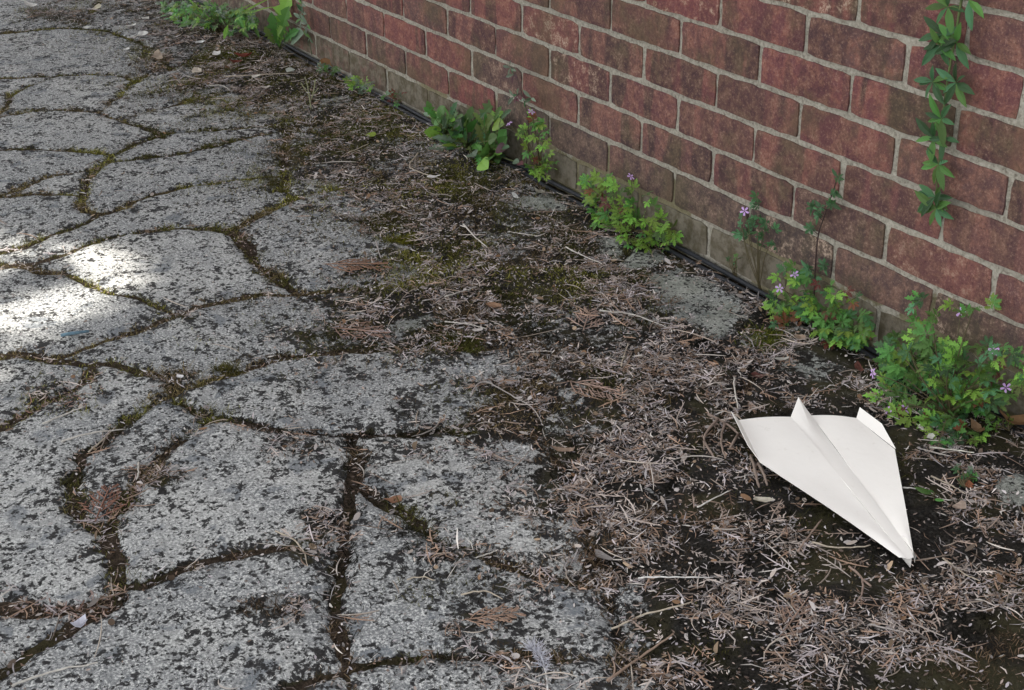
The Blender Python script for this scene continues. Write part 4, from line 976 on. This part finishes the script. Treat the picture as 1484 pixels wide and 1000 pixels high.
# feather at the bottom
fb = gp(792, 1002); feather = empty('feather', fb); tag(feather, 'white downy feather with its quill at the bottom edge', 'feather')
bm = bmesh.new(); fq = [gp(794, 1003, .006)-fb, gp(791, 975, .009)-fb, gp(782, 950, .013)-fb, gp(770, 936, .014)-fb]; cpq = catmull(fq, 5); tube(bm, cpq, [.0014*(1-.5*i/len(cpq)) for i in range(len(cpq))], 6)
q_ = link('quill', bm_mesh('quill', bm), M['thing'], feather); q_.color = (.55, .54, .52, 1)
bm = bmesh.new(); r_ = random.Random(4)
for k in range(170):
    t = r_.uniform(.42, 1); p = cpq[min(len(cpq)-1, int(t*len(cpq)))]; s = r_.choice((-1, 1)); d = Vector((r_.gauss(0, 1), r_.gauss(0, 1), abs(r_.gauss(0, .4)))).normalized()
    l = .017*r_.uniform(.4, 1); tube(bm, [p, p+d*l*.6, p+d*l+Vector((0, 0, .002))], [.0005, .0004, .0002], 3)
v_ = link('vane', bm_mesh('vane', bm), M['thing'], feather); v_.color = (.62, .62, .68, 1)
# grey-blue plastic stub
bm = bmesh.new(); tube(bm, [gp(88, 486, .008), gp(105, 483, .008), gp(129, 480, .008)], [.003, .0034, .0026], 8)
ps = link('plastic_stub', bm_mesh('plastic_stub', bm), M['thing']); ps.color = (.12, .20, .25, 1); tag(ps, 'small grey-blue plastic stub on the slab at left', 'stub')

# ------------------------------------------------------------------ the conifer beside the patio (its shade covers the scene)
tree = empty('cypress_tree', (-3.9, -4.6, 0)); tag(tree, 'large dense cypress tree standing outside the view, shading the patio', 'tree')
GAPS = []
for (px, py, rx, ry) in [(-170,425,345,186),(45,402,216,120),(140,395,130,80)]:
    c = gp(px, py); GAPS.append((c, gp(px+rx, py)-c, gp(px, py+ry)-c))
def gap(x, y, z):
    """how far inside the crown's opening a point lies, along the sun's direction"""
    k_ = z/math.tan(SUN_EL); sx = x-SUN_H.x*k_; sy = y-SUN_H.y*k_; h = np.zeros(np.shape(x))
    for c, a, b in GAPS:
        det = a.x*b.y-a.y*b.x; dx, dy = sx-c.x, sy-c.y
        h = np.maximum(h, 1.25-np.hypot((dx*b.y-dy*b.x)/det, (a.x*dy-a.y*dx)/det))
    return h
bm = bmesh.new(); TO = Vector((.95, -.62, 0))
tube(bm, [TO+Vector((0, 0, -.05)), TO+Vector((.05, .02, 1.5)), TO+Vector((0, .1, 3.5)), TO+Vector((.1, 0, 5.5)), TO+Vector((.05, .05, 7.0))], [.34, .27, .2, .12, .04], 12)
for k in range(30):
    a = k*2.4; z = 2.6+.15*k; l = 3.0*math.sqrt(max(.1, 1-((z-5.2)/2.7)**2)); d = Vector((math.cos(a), math.sin(a), .25)); p0 = TO+Vector((.05, .05, z))
    if any(gap(-3.9+(p0+d*l*t).x, -4.6+(p0+d*l*t).y, (p0+d*l*t).z) > .15 for t in np.linspace(0, 1, 12)): continue
    tube(bm, [p0, p0+d*l*.5, p0+d*l*.95+Vector((0, 0, -.15))], [.07, .045, .012], 6)
link('trunk', bm_mesh('trunk', bm), M['bark'], tree)
NLF = 70000
u = RNG.normal(size=(NLF, 3)); u /= np.linalg.norm(u, axis=1)[:, None]; rad = RNG.random(NLF)**(1/2.4)
lump = 1+.22*(fbm(u[:, 0]*1.5+u[:, 2], u[:, 1]*1.5+5, 2.2, 3, 21)-.5)*2
pos = u*(rad*lump)[:, None]*np.array([4.0, 3.3, 2.6])+np.array([0, 0, 5.2])
wpos = pos+np.array([-3.9, -4.6, 0])
# opening cut into the crown so that sun flecks reach the patio at far left
hole = gap(wpos[:, 0], wpos[:, 1], wpos[:, 2])
keep = (hole < .25+RNG.random(NLF)*.25) | (RNG.random(NLF) < .055)
pos = pos[keep]; n = len(pos)
a1 = RNG.normal(size=(n, 3)); a1 /= np.linalg.norm(a1, axis=1)[:, None]; a2 = np.cross(a1, RNG.normal(size=(n, 3))); a2 /= np.linalg.norm(a2, axis=1)[:, None]
l = RNG.uniform(.07, .13, n)[:, None]; w = l*RNG.uniform(.35, .6, n)[:, None]
V = np.stack([pos-a1*l, pos+a2*w, pos+a1*l, pos-a2*w], 1).reshape(-1, 3); F = np.arange(n*4).reshape(-1, 4)
link('crown', mesh_np('crown', V, F, smooth=False), M['canopy'], tree)
